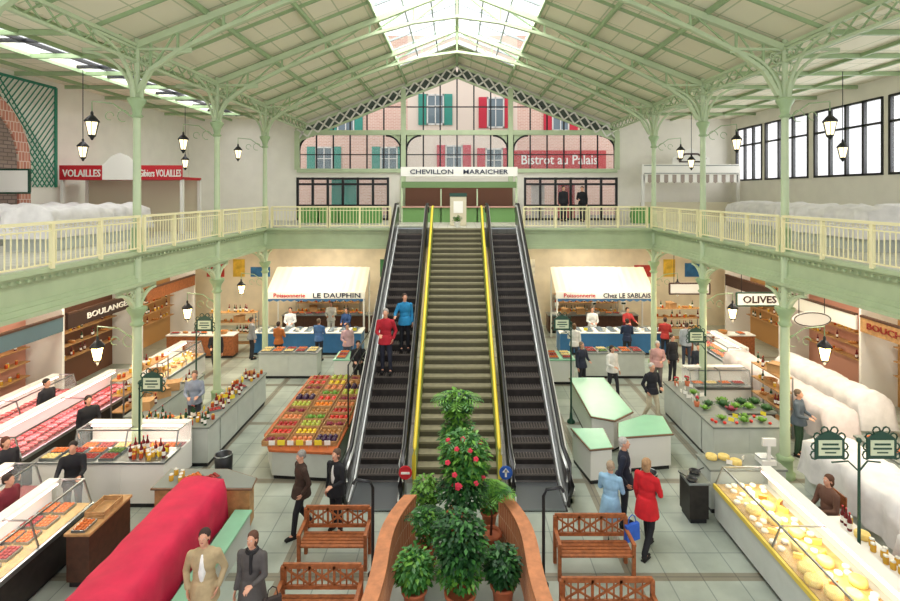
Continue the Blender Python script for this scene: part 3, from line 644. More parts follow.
# ------------------------------------------------------------ produce island
po=[(-4.85,13.2),(-4.45,12.4),(-2.85,12.25),(-2.75,17.4),(-4.85,17.4)]
po=[(a+3.8,b_-14.8) for a,b_ in po]; ins=[(a*.92,b_*.97) for a,b_ in po]
thing('produce_stand','low pale produce stand with chamfered corner and timber edge','market stand',(-3.8,14.8,0),0,None,None,[('plinth',MB().prism([(a*.88,b_*.95) for a,b_ in po],0,.1),BLK),('body',MB().prism(ins,.1,.68),PLN),('top_board',MB().prism(po,.68,.74),TERB,None,.01)])
fk=['orange','tomato','apple','peach','lemon','pear','aubergine','onion']
for j in range(11):
    y=12.75+j*.42
    for i in range(3):
        x=-4.4+i*.62
        tilt=.74
        place('crate',x,y,tilt,0,1,'crates on the produce stand'); k=fk[(i*3+j)%8] if (i+j)%4 else ('lettuce' if j%2 else 'radicchio')
        if k in('lettuce','radicchio'):
            for a in range(2): place(k,x-.13+a*.26,y,tilt+.015,R.random()*6,.95,'produce on the stand')
        else:
            nn=4 if j<6 else 3
            for a in range(nn):
                for c in range(2): place(k,x-.19+a*.38/(nn-1),y-.08+c*.16,tilt+.015,R.random()*6,1.33 if nn==4 else 1.6,'produce on the stand')
for i in range(7): place('tagy' if i%2 else 'tag',-4.4+.22*i,12.47,.74,0,1.2,'price cards on the produce stand')
m=MB()
for y in (13.6,15.4,17.2): m.cyl((0,y-15.4,0),(0,y-15.4,1.6),.02,n=6)
m.cyl((0,-1.8,1.6),(0,1.8,1.6),.02,n=6).cyl((0,-1.8,1.2),(0,1.8,1.2),.015,n=6)
thing('hanging_rail','black metal rail frame with hooks above the produce','rail',(-2.82,15.4,.74),0,None,None,[('frame',m,BLK)])
# ------------------------------------------------------------ empty green counters
def polyc(poly,h,lab,c,body=PLW,top=PLG):
    po=[(a-c[0],b_-c[1]) for a,b_ in poly]
    thing('market_table',lab,'counter',(c[0],c[1],0),0,None,None,[('plinth',MB().prism([(a*.9,b_*.9) for a,b_ in po],0,.1),BLK),('body',MB().prism([(a*.95,b_*.95) for a,b_ in po],.1,h-.06),body),('worktop',MB().prism(po,h-.06,h),top,None,.012),('edge_trim',MB().tube([(a*1.005,b_*1.005,h-.03) for a,b_ in po],.025,6,closed=True),mat('brown_trim','#7b5a42',.5))])
polyc([(3.6,16.8),(4.7,16.8),(4.75,14.2),(4.1,13.65),(3.55,13.9)],.9,'empty green counter top with brown edging, long',(4.1,15.2))
polyc([(4.15,13.5),(5.0,14.0),(5.45,13.9),(5.3,12.9),(3.9,12.7)],.9,'empty green wedge-shaped counter top',(4.6,13.4))
polyc([(2.9,13.3),(3.7,13.3),(3.65,12.3),(3.1,12.2)],.85,'small empty green counter beside the escalator',(3.35,12.8))
# ------------------------------------------------------------ central aisle-side L stalls
counter(-8.1,-6.15,13.0,13.7,1,lab='grey market counter with goods, facing the aisle'); counter(-6.85,-6.15,13.7,17.0,1,lab='long grey market counter with jars')
scatter(['jarr','jary','bot','tro','trg','trc','slicer'],-8.0,-6.2,13.05,13.65,1,.16,.17,'jars on the counter'); scatter(['jary','jarr','botr','trr','basket','trg','tagy'],-6.8,-6.2,13.8,16.9,1,.18,.2,'preserves on the counter')
counter(-8.75,-8.15,13.75,17,.95,lab='low grey rear counter of a market stall'); scatter(['carton','scale','basket','trr','trc','botr'],-8.72,-8.18,13.8,16.9,.95,.3,.3,'boxes')
counter(6.35,8.2,13.0,13.7,1,lab='grey panelled market counter facing the aisle'); counter(6.35,7.1,13.7,16.2,1,lab='long grey panelled market counter')
case(8.2,16.6,1.9,.7,0,'white serving display case with glass top'); traygrid(7.35,9.05,16.3,16.75,.8,'trays in the serving case')
counter(7.15,8.6,14.1,14.9,.9,lab='stepped stand loaded with leafy greens',body=WOODD)
scatter(['cabbage','lettuce','cabbage','radicchio'],7.15,8.6,14.05,14.95,.9,.12,.12,'leafy vegetables',sc=(1.05,1.2)); scatter(['lettuce','cabbage','tomato','tagy','cabbage'],6.4,8.15,13.05,13.65,1,.2,.2,'leafy vegetables')
scatter(['flow','tag','cabbage','lettuce','trr'],6.4,7.05,13.9,16.1,1,.18,.2,'pots and cards')
# ------------------------------------------------------------ near-left island
tarp(-5.4,-4.5,6.3,10.35,0,1.3,RED,'long display case draped with a red cloth cover',.25,.35)
thing('ledge','pale base ledge along the covered stall','ledge',(-4.22,8.6,0),0,None,None,[('body',MB().bx(-.14,.14,-2.2,1.75,0,.5),PLN),('top',MB().bx(-.17,.17,-2.25,1.78,.5,.54),PLG)])
polyc([(-6.1,11.2),(-4.9,11.2),(-4.15,10.85),(-4.1,10.48),(-6.1,10.48)],.92,'service counter with rounded corner at the stall end',(-5.1,10.85),WOODL,TILE)
scatter(['trr','tro','jary','trg'],-6.0,-4.6,10.55,11.1,.92,.2,.2,'food on the service counter')
counter(-9.2,-6.3,11.3,12.0,1.0,body=PLW,top=STL,lab='white stall counter with steel top'); traygrid(-9.1,-7.4,11.35,11.9,1.0,'goods on the steel-topped counter'); scatter(['jary','jarr','basket','botr','tagy'],-7.3,-6.35,11.35,11.95,1.0,.14,.15,'goods on the steel-topped counter')
case(-7.7,12.5,2.4,.75,0,'glass-fronted charcuterie case with lit interior',power=8,deck=DKM); traygrid(-8.85,-6.55,12.16,12.66,.8,'charcuterie trays',0,('trr','trr'))
counter(-6.75,-6.3,9.0,10.2,.95,body=WOODD,top=WOODL,lab='narrow wooden service cabinet with a crate on top')
place('crate',-6.52,9.7,.95,pi/2,.95,'crates on the wooden cabinet'); scatter(['botr','jarr','tro','jary'],-6.72,-6.33,9.02,9.4,.95,.12,.12,'jars on the wooden cabinet')
case(-7.5,8.9,2.6,.85,pi/2,'glass deli display case inside the stall',power=10,deck=DKC,body=STD); traygrid(-7.85,-7.3,7.65,10.15,.8,'deli trays in the case',pi/2)
case(-8.9,9.4,2.8,.8,pi/2,'second glass deli case behind the stall',power=6,deck=DKM,body=PLN); traygrid(-9.25,-8.75,8.05,10.75,.8,'deli trays in the rear case',pi/2)
counter(-10.8,-9.95,9.0,11.4,.95,body=PLW,top=PLG,lab='white counter with pale green top'); scatter(['botr','jary','basket','carton','tro','slicer'],-10.75,-10.0,9.1,11.3,.95,.2,.2,'goods on the white counter')
case(-10.4,14.2,4.6,1.05,pi/2,'long butcher display case full of meat, pink lit',body=STD,deck=DKM,power=28,col=(1,.5,.55)); rows(['steak','pork','ham','steak','pork'],-10.8,-9.92,12.0,16.4,.8,.28,.135,'meat in the long case')
case(-12.0,14.0,4.2,.8,pi/2,'butcher display case with meat trays',power=16,deck=DKM,col=(1,.55,.55)); rows(['steak','ham','pork'],-12.3,-11.65,12.0,16.0,.8,.3,.15,'meat in the rear case')
case(-9.9,18.4,2.6,.9,pi/2,'glass display case beside the aisle',power=10,deck=DKC); scatter(['loaf','jary','wheel','tro'],-10.2,-9.5,17.2,19.6,.8,.2,.2,'bread and cheese in the case')
case(5.9,8.9,3.9,1.15,-pi/2,'long lit cheese display case with yellow-edged glass',PLN,DKC,STL,1.15,power=24,col=(1,.88,.6),lip=YELB)
scatter(['wheel','wedge','goat','wedge','wheel','goat'],5.34,6.3,6.98,10.82,.8,.09,.09,'cheeses in the display case',tries=900,sc=(.95,1.0))
counter(5.35,7.0,11.1,11.8,.95,lab='grey end counter of the cheese stall'); place('scale',6.7,11.4,.95,pi,1); scatter(['jarr','wheel','tag','basket','trc'],5.45,6.4,11.15,11.75,.95,.2,.2,'goods on the end counter')
counter(6.75,7.1,7.2,9.6,.9,body=WOODL,top=PLW,lab='narrow wooden work shelf behind the cheese case'); scatter(['wheel','jary','botr'],6.78,7.07,7.3,9.5,.9,.2,.2,'goods on the work shelf')
counter(4.75,5.2,10.75,11.3,.85,body=STD,top=STL,lab='small square grey serving table')
for (x,y,r_) in ((4.86,10.88,2.2),(5.06,11.18,.4)):
    thing('frying_pan','round black pan with handle on the serving table','pan',(x,y,.85),r_,'pans',None,[('pan_body',MB().lathe([(.09,0),(.12,.04),(.11,.04),(.08,.012)],n=18),BLK),('handle',MB().beam((.11,0,.03),(.26,0,.05),.02,.012),BLK)])
tarp(7.9,9.1,9.3,12.2,0,1.2,TARP,'stall counter draped in a white cloth cover'); tarp(7.4,8.5,6.2,9.0,0,1.1,TARP,'display counter draped in wrinkled white cloth')
tarp(9.4,10.3,13.3,18.6,0,1.25,TARPP,'long stall draped in a pale cloth cover'); tarp(10.9,12.0,9.6,13.0,0,1.25,TARP,'stall with rounded white cloth cover',.9)
tarp(10.9,11.9,14.2,18.2,0,1.2,TARP,'wall stall with white cloth cover',.9); counter(9.5,10.3,8.2,12.6,1.0,body=PLN,lab='grey counter between covered stalls'); scatter(['carton','crate','basket','slicer','tro','trr'],9.55,10.25,8.3,12.5,1,.3,.3,'boxes on the counter')
case(10.0,20.0,2.4,.9,-pi/2,'glass case with olives and delicatessen',power=10); traygrid(9.6,10.15,18.9,21.1,.8,'delicatessen in the case',pi/2)
place('bin',4.35,11.9,0,0,.8); place('bin',-5.6,12.6,0,0,.9)
def chair(x,y,rz):
    s_=MB().bx(-.2,.2,-.2,.2,.43,.47); bk_=MB().bx(-.2,.2,.17,.2,.6,.9)
    e=thing('chair','simple wooden chair beside the stall','chair',(x,y,0),rz,None,None,[('seat',s_,WOOD,None,.01),('backrest',bk_,WOOD,None,.01)])
    for a in(-.17,.17):
        for c in(-.17,.185): part('leg',MB().cyl((a,c,0),(a,c,.43 if c<0 else .9),.018,n=6),WOODD,e)
chair(7.35,10.35,-pi/2)
def rack(x,y,L,rz,lab):
    m=MB()
    for a in(-L/2,L/2):
        for c in(-.17,.17): m.bx(a-.015,a+.015,c-.015,c+.015,0,1.7)
    sh=MB()
    for z in(.35,.8,1.25,1.66): sh.bx(-L/2,L/2,-.19,.19,z,z+.03)
    thing('shelf_rack',lab,'shelving',(x,y,0),rz,None,None,[('frame',m,STL),('shelf',sh,WOODL)])
    c,s_=abs(math.cos(rz)),abs(math.sin(rz)); hx,hy=(L/2*c+.17*s_),(L/2*s_+.17*c)
    for z in(.83,1.28,1.69): scatter(['carton','bot','jarr','basket','botr','jary','loaf'],x-hx+.02,x+hx-.02,y-hy+.02,y+hy-.02,z,.22,.22,'goods on shelf racks')
rack(-9.25,15.4,2.2,pi/2,'metal rack with boxes and bottles inside a stall'); rack(9.1,15.2,1.4,pi/2,'metal rack with boxes behind the greens stall'); rack(-9.6,22.6,2.0,0,'tall rack of baskets and cartons near the back'); rack(9.8,23.4,2.0,0,'tall rack of bottles and cartons near the back'); rack(-6.5,26.6,3.2,0,'wall rack behind the fish stall'); rack(6.5,26.6,3.2,0,'wall rack behind the seafood stall')
# ------------------------------------------------------------ back fish stalls
BLUE=mat('counter_blue','#3a74a8',.4,0,.1,4)
def fishstall(cx,name,sub):
    cn=MB(); W=4.4; k=14
    for i in range(k):
        x0=-W/2+W*i/k; x1=x0+W/k
        cn.add([(x0,0,2.35),(x1,0,2.35),(x1,1.4,3.3),(x0,1.4,3.3),(x0+W/k/2,-.01,2.37),(x0+W/k/2,1.4,3.32)],[(0,4,5,3),(4,1,2,5)],0)
        cn.add([(x0,0,2.12),(x1,0,2.12),(x1,-.02,2.02),((x0+x1)/2,-.02,1.96),(x0,-.02,2.02)],[(0,1,2,3,4)],1)
    fb=MB().bx(-W/2,W/2,-.06,-.02,2.1,2.4); ps=MB()
    for a in(-W/2+.05,W/2-.05,): ps.cyl((a,0,0),(a,0,2.35),.04,n=8).cyl((a,1.4,0),(a,1.4,3.3),.04,n=8)
    e=thing('stall_canopy','pleated cream canopy with printed fascia over a fish stall','canopy',(cx,23.4,0),0,None,None,[('canopy',cn,[mat('canopy_cream','#ddd6c2',.7),BLUE]),('fascia',fb,SWH),('post',ps,PLW)])
    text(name,2.1,.21,mat('text_dark','#1b2440',.5),e,(.95,-.075,2.25)); text(sub,1.4,.18,SRED,e,(-1.15,-.075,2.25))
    counter(cx-2.3,cx+2.3,22.0,22.9,.95,body=BLUE,top=SWH,lab='long blue-fronted fish counter with white ice top')
    rows(['fish','fish','fish'],cx-2.2,cx+2.2,22.05,22.85,.95,.46,.17,'fish on ice')
    for i in range(6): place('tagy' if i%2 else 'tag',cx-2+i*.8,22.06,.95,0,1.2,'price cards on the ice')
    counter(cx-2.2,cx+2.2,25.4,26.1,.9,body=WOODD,top=STL,lab='dark back counter of the fish stall'); scatter(['carton','scale','basket','trr','tro'],cx-2.1,cx+2.1,25.45,26.05,.9,.3,.3,'supplies on the back counter')
fishstall(-6.3,'LE DAUPHIN','Poissonnerie'); fishstall(6.6,'Chez LE SABLAIS','Poissonnerie')
for cx in(-3.9,3.7): counter(cx-.5,cx+.5,18.6,19.6,.9,body=PLW,top=PLG,lab='small white counter with produce'); traygrid(cx-.48,cx+.48,18.65,19.55,.9,'produce by the back stalls')
for cx in(-6.2,5.8): counter(cx-1.1,cx+1.1,19.2,19.9,.95,body=PLN,top=DKS,lab='pale seafood counter in front of the fish stall'); traygrid(cx-1.05,cx+1.05,19.25,19.85,.95,'seafood on the counter')
for px in (10.9,-10.6): counter(px-1.4,px+1.4,21.6,22.2,.95,body=WOOD,top=PLW,lab='timber counter in the aisle corner'); scatter(['basket','loaf','tro','trr'],px-1.3,px+1.3,21.65,22.15,.95,.2,.2,'food in the aisle corner')
# ------------------------------------------------------------ side aisle shop units
def shop(sg,y0,y1,fm,fcol,txt,tm,inner,tw=.6,th=.24,tof=0):
    X=XL+.02 if sg<0 else XR-.02; L=y1-y0
    e=thing('shop_unit',inner+' wall shop unit with coloured fascia board','shop',(X-sg*.62,(y0+y1)/2,0))
    part('partition',MB().bx(-.6,.6,L/2-.1,L/2,0,3.4),PLW,e); fx=-sg*.6
    part('fascia',MB().bx(fx-.04,fx+.04,-L/2,L/2-.1,2.4,2.9).bx(fx-.06,fx+.06,-L/2,L/2-.1,2.86,2.93,1),[fm,WOODD],e,bev=.01)
    part('back_shelf',MB().bx(sg*.55,sg*.25,-L/2+.2,L/2-.3,1.5,1.53).bx(sg*.55,sg*.25,-L/2+.2,L/2-.3,1.95,1.98).bx(sg*.55,sg*.25,-L/2+.2,L/2-.3,1.05,1.08),WOODL,e)
    part('back_panel',MB().bx(sg*.61,sg*.56,-L/2,L/2-.1,0,3.4),fcol,e)
    if txt: text(txt,L*tw,th,tm,e,(fx-sg*.06,tof,2.65),-sg*pi/2)
    xs=X-sg*.22
    for z in (1.08,1.53,1.98): scatter(['bot','botr','jarr','loaf','jary'],xs-.1,xs+.1,y0+.4,y1-.5,z,.2,.2,'bottles and jars on wall shelves',tries=18)
TANP=mat('panel_tan','#b98a52',.6); PNKP=mat('panel_pink','#c98f7a',.6); GRYP=mat('panel_pale','#d2c9ae',.6); BRNP=mat('panel_brown','#6c4530',.6)
shop(-1,8.6,12.4,GRYP,PNKP,None,SRED,'pale'); shop(-1,12.6,16.8,mat('sign_slate','#56707a',.5),PNKP,None,SWH,'slate-blue'); shop(-1,16.9,21.0,SBRN,BRNP,'BOULANGER',SWH,'dark brown',.58,.2); shop(-1,21.2,25.2,WOOD,TANP,None,SWH,'timber')
shop(1,8.6,12.6,WOODD,TANP,None,SWH,'dark timber'); shop(1,12.8,16.8,WOODL,TANP,'BOUCHERIE',mat('sign_rust','#8e2a20',.5),'timber',.5,.2,.6); shop(1,16.9,21.0,SWH,PNKP,None,SBRN,'white'); shop(1,21.2,25.2,SBRN,TANP,None,SWH,'dark brown')
PCS=['#b8322a','#e0b63a','#2f6ea0','#3c7a4a','#7c4a2c','#d97a3a','#e8e0cc']
for i,(x,w_,h_) in enumerate(((-12.4,.9,.7),(-11.2,.6,.9),(-10.1,1.0,.5),(-3.6,.7,.9),(-2.6,.6,.6),(2.7,.6,.6),(3.6,.8,.9),(9.6,1.0,.6),(10.9,.6,.9),(12.2,1.0,.7))):
    solid('wall_poster','coloured poster panel on the wall under the gallery','poster',MB().bx(x-w_/2,x+w_/2,YB-.05,YB-.02,2.5,2.5+h_),mat('poster_%d'%(i%7),PCS[i%7],.6,0,.4,3),bev=.005)
# ------------------------------------------------------------ signs
def board(x,y,z,w_,h_,m,txt,tm,lab,rz=0,fr=None,th=None,tw=.82,hang=0):
    e=thing('shop_sign',lab,'sign',(x,y,z),rz,None,None,[('panel',MB().bx(-w_/2,w_/2,0,.05,-h_/2,h_/2),m,None,.008)])
    if fr: part('frame',MB().bx(-w_/2-.04,w_/2+.04,-.01,.06,h_/2,h_/2+.05).bx(-w_/2-.04,w_/2+.04,-.01,.06,-h_/2-.05,-h_/2).bx(-w_/2-.05,-w_/2,-.01,.06,-h_/2,h_/2).bx(w_/2,w_/2+.05,-.01,.06,-h_/2,h_/2),fr,e)
    if hang: part('hanger',MB().cyl((-w_*.4,.03,h_/2),(-w_*.4,.03,h_/2+hang),.012,n=5).cyl((w_*.4,.03,h_/2),(w_*.4,.03,h_/2+hang),.012,n=5),BLK,e)
    if txt: text(txt,w_*tw,th or h_*.5,tm,e,(0,-.02,0))
    return e
board(10.95,19.0,2.95,1.6,.42,SWH,'OLIVES',SBRN,'white board sign with dark capitals in a green frame',0,SGR,.26,.75,1.45)
board(9.0,20.3,3.1,1.5,.36,SWH,None,None,'plain white hanging shop sign with timber frame',0,WOODD,None,.8,1.35)
e=thing('oval_sign','white oval shop sign hanging from the gallery','sign',(11.1,16.4,2.85)); part('panel',MB().add([(.6*math.cos(t*pi/12),y_,.24*math.sin(t*pi/12)) for y_ in(0,.05) for t in range(24)],[tuple(range(24)),tuple(range(24,48))[::-1]]+[(t,24+t,24+(t+1)%24,(t+1)%24) for t in range(24)]),SWH,e); part('hanger',MB().cyl((-.4,.03,.15),(-.4,.03,1.78),.012,n=5).cyl((.4,.03,.15),(.4,.03,1.78),.012,n=5),BLK,e)
part('border',MB().tube([(.57*math.cos(t*pi/12),-.01,.21*math.sin(t*pi/12)) for t in range(24)],.015,5,closed=True),SBRN,e)
def hsign(x,y,z):
    fr=MB().prismy([(-.24,-.2),(.24,-.2),(.24,.12),(.14,.2),(0,.26),(-.14,.2),(-.24,.12)],-.015,.015)
    rg=MB()
    for sg in(-1,1):
        for k,(cx,cz,r) in enumerate(((.24,-.14,.07),(.24,.0,.06),(.2,.16,.06),(.08,.26,.06))): rg.tube([(sg*cx+r*math.cos(t*pi/4),0,cz+r*math.sin(t*pi/4)) for t in range(8)],.014,5,closed=True)
    pn=MB().bx(-.19,.19,-.025,-.015,-.14,.11); ln=MB().bx(-.13,.13,-.032,-.026,.03,.06).bx(-.15,.15,-.032,-.026,-.04,-.01).bx(-.09,.09,-.032,-.026,-.1,-.08)
    return thing('ornate_sign','dark green scrolled iron sign with pale panel','sign',(x,y,z),0,None,None,[('plate',fr,SGR),('scrollwork',rg,SGR),('panel',pn,mat('sign_pale','#cfd8b8',.5)),('ornament',ln,SGR)])
for x,y,z in ((6.1,8.6,2.65),(6.95,8.6,2.65),(-7.0,12.05,2.45),(-7.5,15.6,2.9),(3.1,15.5,2.95),(7.2,15.8,2.5)): hsign(x,y,z)
def spost(x,y,ztop,arms,lab='dark green iron post with scrolled arms carrying signs'):
    m=MB().cyl((0,0,0),(0,0,ztop),.03,.02,8).lathe([(.12,0),(.12,.05),(.05,.12),(.035,.3)],n=10).ell((0,0,ztop+.04),(.04,.04,.05),8,6)
    a=MB()
    for dx,z in arms: a.tube([(0,0,z-.15),(dx*.4,0,z+.02),(dx,0,z)],.014,6)
    thing('sign_post',lab,'post',(x,y,0),0,None,None,[('pole',m,SGR),('arm',a,SGR)])
spost(6.6,8.62,2.7,((-.45,2.38),(.35,2.38))); spost(-7.3,12.07,2.4,((.3,2.2),)); spost(-7.78,15.66,2.8,((.3,2.6),)); spost(3.38,15.56,2.9,((-.3,2.65),)); spost(7.5,15.86,2.4,((-.3,2.2),))
# ------------------------------------------------------------ gallery kiosks and covered counters
e=thing('poultry_kiosk','red poultry kiosk fascia with white peaked centre panel','kiosk',(-11.5,18.0,M))
part('fascia',MB().bx(-2.1,2.1,-.06,0,1.85,2.35),SRED,e,bev=.01); part('centre_panel',MB().prismy([(-.6,1.85),(.6,1.85),(.6,2.35),(.3,2.65),(0,2.78),(-.3,2.65),(-.6,2.35)],-.1,-.06),SWH,e)
part('post',MB().bx(-2.1,-2.0,0,.1,0,1.9).bx(2.0,2.1,0,.1,0,1.9).bx(-2.1,-2,1.2,1.3,0,1.9).bx(2,2.1,1.2,1.3,0,1.9),PLW,e); part('roof_panel',MB().bx(-2.1,2.1,0,1.3,1.86,1.95),SRED,e); part('back_panel',MB().bx(-2.0,2.0,1.25,1.3,0,1.86),GRYP,e)
text('VOLAILLES',1.3,.25,SWH,e,(-1.32,-.08,2.08)); text('Gibiers VOLAILLES',1.42,.25,SWH,e,(1.37,-.08,2.08))
board(-13.2,15.6,7.15,.9,.65,SWH,None,None,'white notice board with green frame',0,SGR)
for x0,x1,y0,y1 in ((-13.2,-12.0,9,12.6),(-13.2,-12,13.0,17.2),(-10.9,-9.7,12.4,16.8),(9.6,10.8,12.2,16.0),(10.4,11.6,16.6,20.4),(12.4,13.5,11,15.8)):
    tarp(x0,x1,y0,y1,M,1.02,TARP,'gallery counter covered with a white cloth',.6)
e=thing('gallery_booth','cream booth with long white fascia and peaked emblem','kiosk',(11.4,25.6,M))
part('fascia',MB().bx(-2.4,2.4,-.06,0,2.3,2.8),SWH,e,bev=.01); part('fascia_line',MB().bx(-2.3,2.3,-.07,-.06,2.34,2.38).bx(-2.3,2.3,-.07,-.06,2.72,2.76),mat('line_grey','#8a9088',.5),e)
part('emblem_panel',MB().prismy([(-.9,2.8),(.9,2.8),(.9,3.1),(.3,3.45),(0,3.6),(-.3,3.45),(-.9,3.1)],-.05,0),SWH,e); part('emblem',MB().tube([(-.6,-.08,3.05),(-.6,-.08,2.92),(.6,-.08,2.92),(.6,-.08,3.05)],.035,6).beam((-.7,-.08,3.05),(-.3,-.08,3.3),.03,.08).beam((.7,-.08,3.05),(.3,-.08,3.3),.03,.08).beam((-.3,-.08,3.3),(.3,-.08,3.3),.03,.08).bx(-.08,.08,-.09,-.05,2.92,3.15),SBRN,e)
part('post',MB().bx(-2.4,-2.25,0,.1,0,2.3).bx(2.25,2.4,0,.1,0,2.3),PLW,e)
va=MB()
for i in range(23): va.prismy([(-2.3+i*.2,2.3),(-2.1+i*.2,2.3),(-2.1+i*.2,1.95),(-2.2+i*.2,1.88),(-2.3+i*.2,1.95)],0,.02,i%2)
part('valance',va,[SWH,mat('valance_grey','#a89a90',.7)],e); part('counter_front',MB().bx(-2.25,2.25,.05,.6,0,.95),GRYP,e)
KG=mat('kiosk_green','#6f9a5a',.6)
e=thing('greengrocer_kiosk','white-and-green kiosk with two long fascia boards','kiosk',(.1,25.2,M))
part('fascia',MB().bx(-2.8,2.8,-.06,0,2.2,2.65).bx(-2.75,2.75,-.05,0,1.65,1.95,1),[SWH,mat('fascia_sage','#6d8a58',.5)],e,bev=.01); part('post',MB().bx(-2.8,-2.7,0,.1,0,2.2).bx(2.7,2.8,0,.1,0,2.2).bx(-.9,-.84,0,.1,0,1.6).bx(.84,.9,0,.1,0,1.6),GRN,e)
part('counter_front',MB().bx(-2.7,2.7,0,.6,0,.7),KG,e); part('worktop',MB().bx(-2.75,2.75,-.1,.65,.7,.76),mat('worktop_rose','#c89a8a',.5),e); part('back_panel',MB().bx(-2.7,2.7,1.2,1.25,0,1.9),BRNP,e)
text('CHEVILLON    MARAICHER',4.7,.22,mat('text_dark','#1b2440',.5),e,(0,-.085,2.42))
e=thing('menu_stand','small pale notice cabinet with green header','cabinet',(.05,22.4,M)); part('cabinet',MB().bx(-.35,.35,0,.3,0,1.25),GRYP,e,bev=.02); part('header',MB().bx(-.37,.37,-.02,.3,1.25,1.4),SGR,e); part('notice',MB().bx(-.2,.2,-.02,0,.55,1.05),SWH,e)
TG=mat('tray_green','#5f9a4e',.5)
for i,(x,y) in enumerate(((-7.0,24.9),(-6.0,24.9),(-5.0,24.6),(8.6,24.4),(-4.0,24.6))):
    thing('green_crate_stack','stack of green plastic produce trays','crate stack',(x,y,M),0,'green trays',None,[('tray',MB().bx(-.45,.45,-.3,.3,.0,.24),TG,None,.02),('tray',MB().bx(-.47,.47,-.32,.32,.24,.5),TG,None,.02),('tray',MB().bx(-.45,.45,-.3,.3,.5,.74),TG,None,.02)])
def leafcloud(m,c,r,n,ls,mi=0):
    for _ in range(n):
        u=Vector((R.gauss(0,1),R.gauss(0,1),R.gauss(0,1))).normalized()*(R.random()**.4); p=Vector((c[0]+u.x*r[0],c[1]+u.y*r[1],c[2]+u.z*r[2]))
        d=(Vector((u.x,u.y,R.uniform(-.5,.5)))+Vector((R.uniform(-.5,.5),R.uniform(-.5,.5),0))).normalized(); s_=d.cross(Vector((0,0,1))).normalized()*ls*.3; L=ls*R.uniform(.7,1.2)
        m.add([p,p+d*L*.5+s_,p+d*L+Vector((0,0,-L*.25)),p+d*L*.5-s_],[(0,1,2,3)],mi if R.random()<.7 else (mi+1)%3,True)
def frond(m,c,d,L,mi=0):
    p=Vector(c); d=Vector(d).normalized(); side=d.cross(Vector((0,0,1))).normalized(); P=[]
    for k in range(9):
        t=k/8; P.append(p+d*L*t+Vector((0,0,-L*.55*t*t)))
    m.tube(P,.006,4,mi)
    for k in range(1,9):
        for sg in(-1,1):
            a=P[k]; l=L*.35*(1-abs(k/8-.4)); q=(P[k]-P[k-1]).normalized()
            e_=a+side*sg*l+q*l*.5+Vector((0,0,-l*.25)); mid=(a+e_)/2+q*.015
            m.add([a,mid+q*.014,e_,mid-q*.02],[(0,1,2,3)],mi,True)
def pot(m,r,h): return m.lathe([(r*.7,0),(r*.95,h*.85),(r*1.08,h*.86),(r*1.08,h),(r*.92,h),(r*.85,h*.85)],n=18)
def plant(name,lab,x,y,z,pr,ph,clouds,fr=(),trunk=None,potm=POT,fl=None):
    e=thing(name,lab,'plant',(x,y,z)); part('pot',pot(MB(),pr,ph),potm,e); t=MB()
    for s_ in (trunk or [((0,0,ph*.8),(0,0,ph+.2))]): t.tube([s_[0],((s_[0][0]+s_[1][0])/2+.02,(s_[0][1]+s_[1][1])/2,(s_[0][2]+s_[1][2])/2),s_[1]],[.025,.02,.012],6)
    part('stem',t,WOODD,e); m=MB(); mats=[LEAF,LEAFB,LEAFD]
    for c,r,n_,ls,mi in clouds: leafcloud(m,c,r,n_,ls,mi)
    for c,d_,L_,mi in fr: frond(m,c,d_,L_,mi)
    part('foliage',m,mats,e,None,0,'stuff')
    if fl:
        f_=MB()
        for _ in range(fl[1]):
            u=Vector((R.gauss(0,1),-abs(R.gauss(0,1)),R.gauss(0,1))).normalized(); c=Vector(fl[0])+Vector((u.x*fl[2],u.y*fl[2],u.z*fl[2]))
            for k in range(5): f_.ell((c.x+.026*math.cos(k*1.257),c.y-.01,c.z+.026*math.sin(k*1.257)),(.026,.014,.026),6,4)
        part('blossom',f_,mat('blossom_red','#e0344e',.5),e)
    return e
plant('potted_shrub','small potted shrub at the top of the stairs',.0,21.3,M,.14,.24,[((0,0,.36),(.16,.14,.12),120,.1,0)],potm=PLW)
plant('potted_ficus','tall potted ficus with drooping bright foliage',.0,10.45,0,.24,.45,[((0,0,2.6),(.26,.24,.3),520,.14,1),((0,0,1.95),(.34,.3,.45),800,.12,0)],[((0,0,2.6),(math.cos(a),math.sin(a),1.0),.68,1 if i_%2 else 0) for i_,a in enumerate([i*.52 for i in range(12)])],[((0,0,.3),(0,0,2.5))])
plant('flowering_hibiscus','tall potted hibiscus with red blossoms',.1,9.45,0,.25,.42,[((.05,0,2.05),(.42,.37,.5),1500,.11,0),((0,0,1.5),(.44,.36,.4),1100,.1,2)],[((0,0,2.3),(math.cos(i*.8),math.sin(i*.8),.9),.5,0) for i in range(8)],[((0,0,.3),(0,0,2.0))],fl=((0,0,2.0),15,.46))
plant('potted_laurel','dense potted green shrub in terracotta pot',.05,8.45,0,.24,.4,[((0,0,1.2),(.4,.36,.5),1500,.11,2),((0,0,.75),(.36,.32,.3),700,.1,0)],(),[((0,0,.3),(0,0,1.1))])
plant('potted_palm','potted palm with arching fronds',.64,9.95,0,.2,.38,[],[((0,0,.9),(math.cos(i*.5),math.sin(i*.5),1.6+.5*(i%3)),.8,0 if i%2 else 1) for i in range(18)],[((0,0,.3),(0,0,.95))])
plant('potted_palm','potted palm with long dark fronds',-.54,9.6,0,.2,.36,[((0,0,.7),(.24,.22,.3),400,.1,0)],[((0,0,.7),(math.cos(i*.52),math.sin(i*.52),1.4+.4*(i%3)),.65,0 if i%2 else 2) for i in range(16)])
plant('potted_fern','bushy fern in a terracotta pot',-.7,8.6,0,.2,.34,[((0,0,.65),(.28,.28,.32),900,.11,0)]); plant('potted_fern','bushy fern in a brown pot',.76,8.7,0,.2,.34,[((0,0,.65),(.27,.28,.32),900,.11,2)])
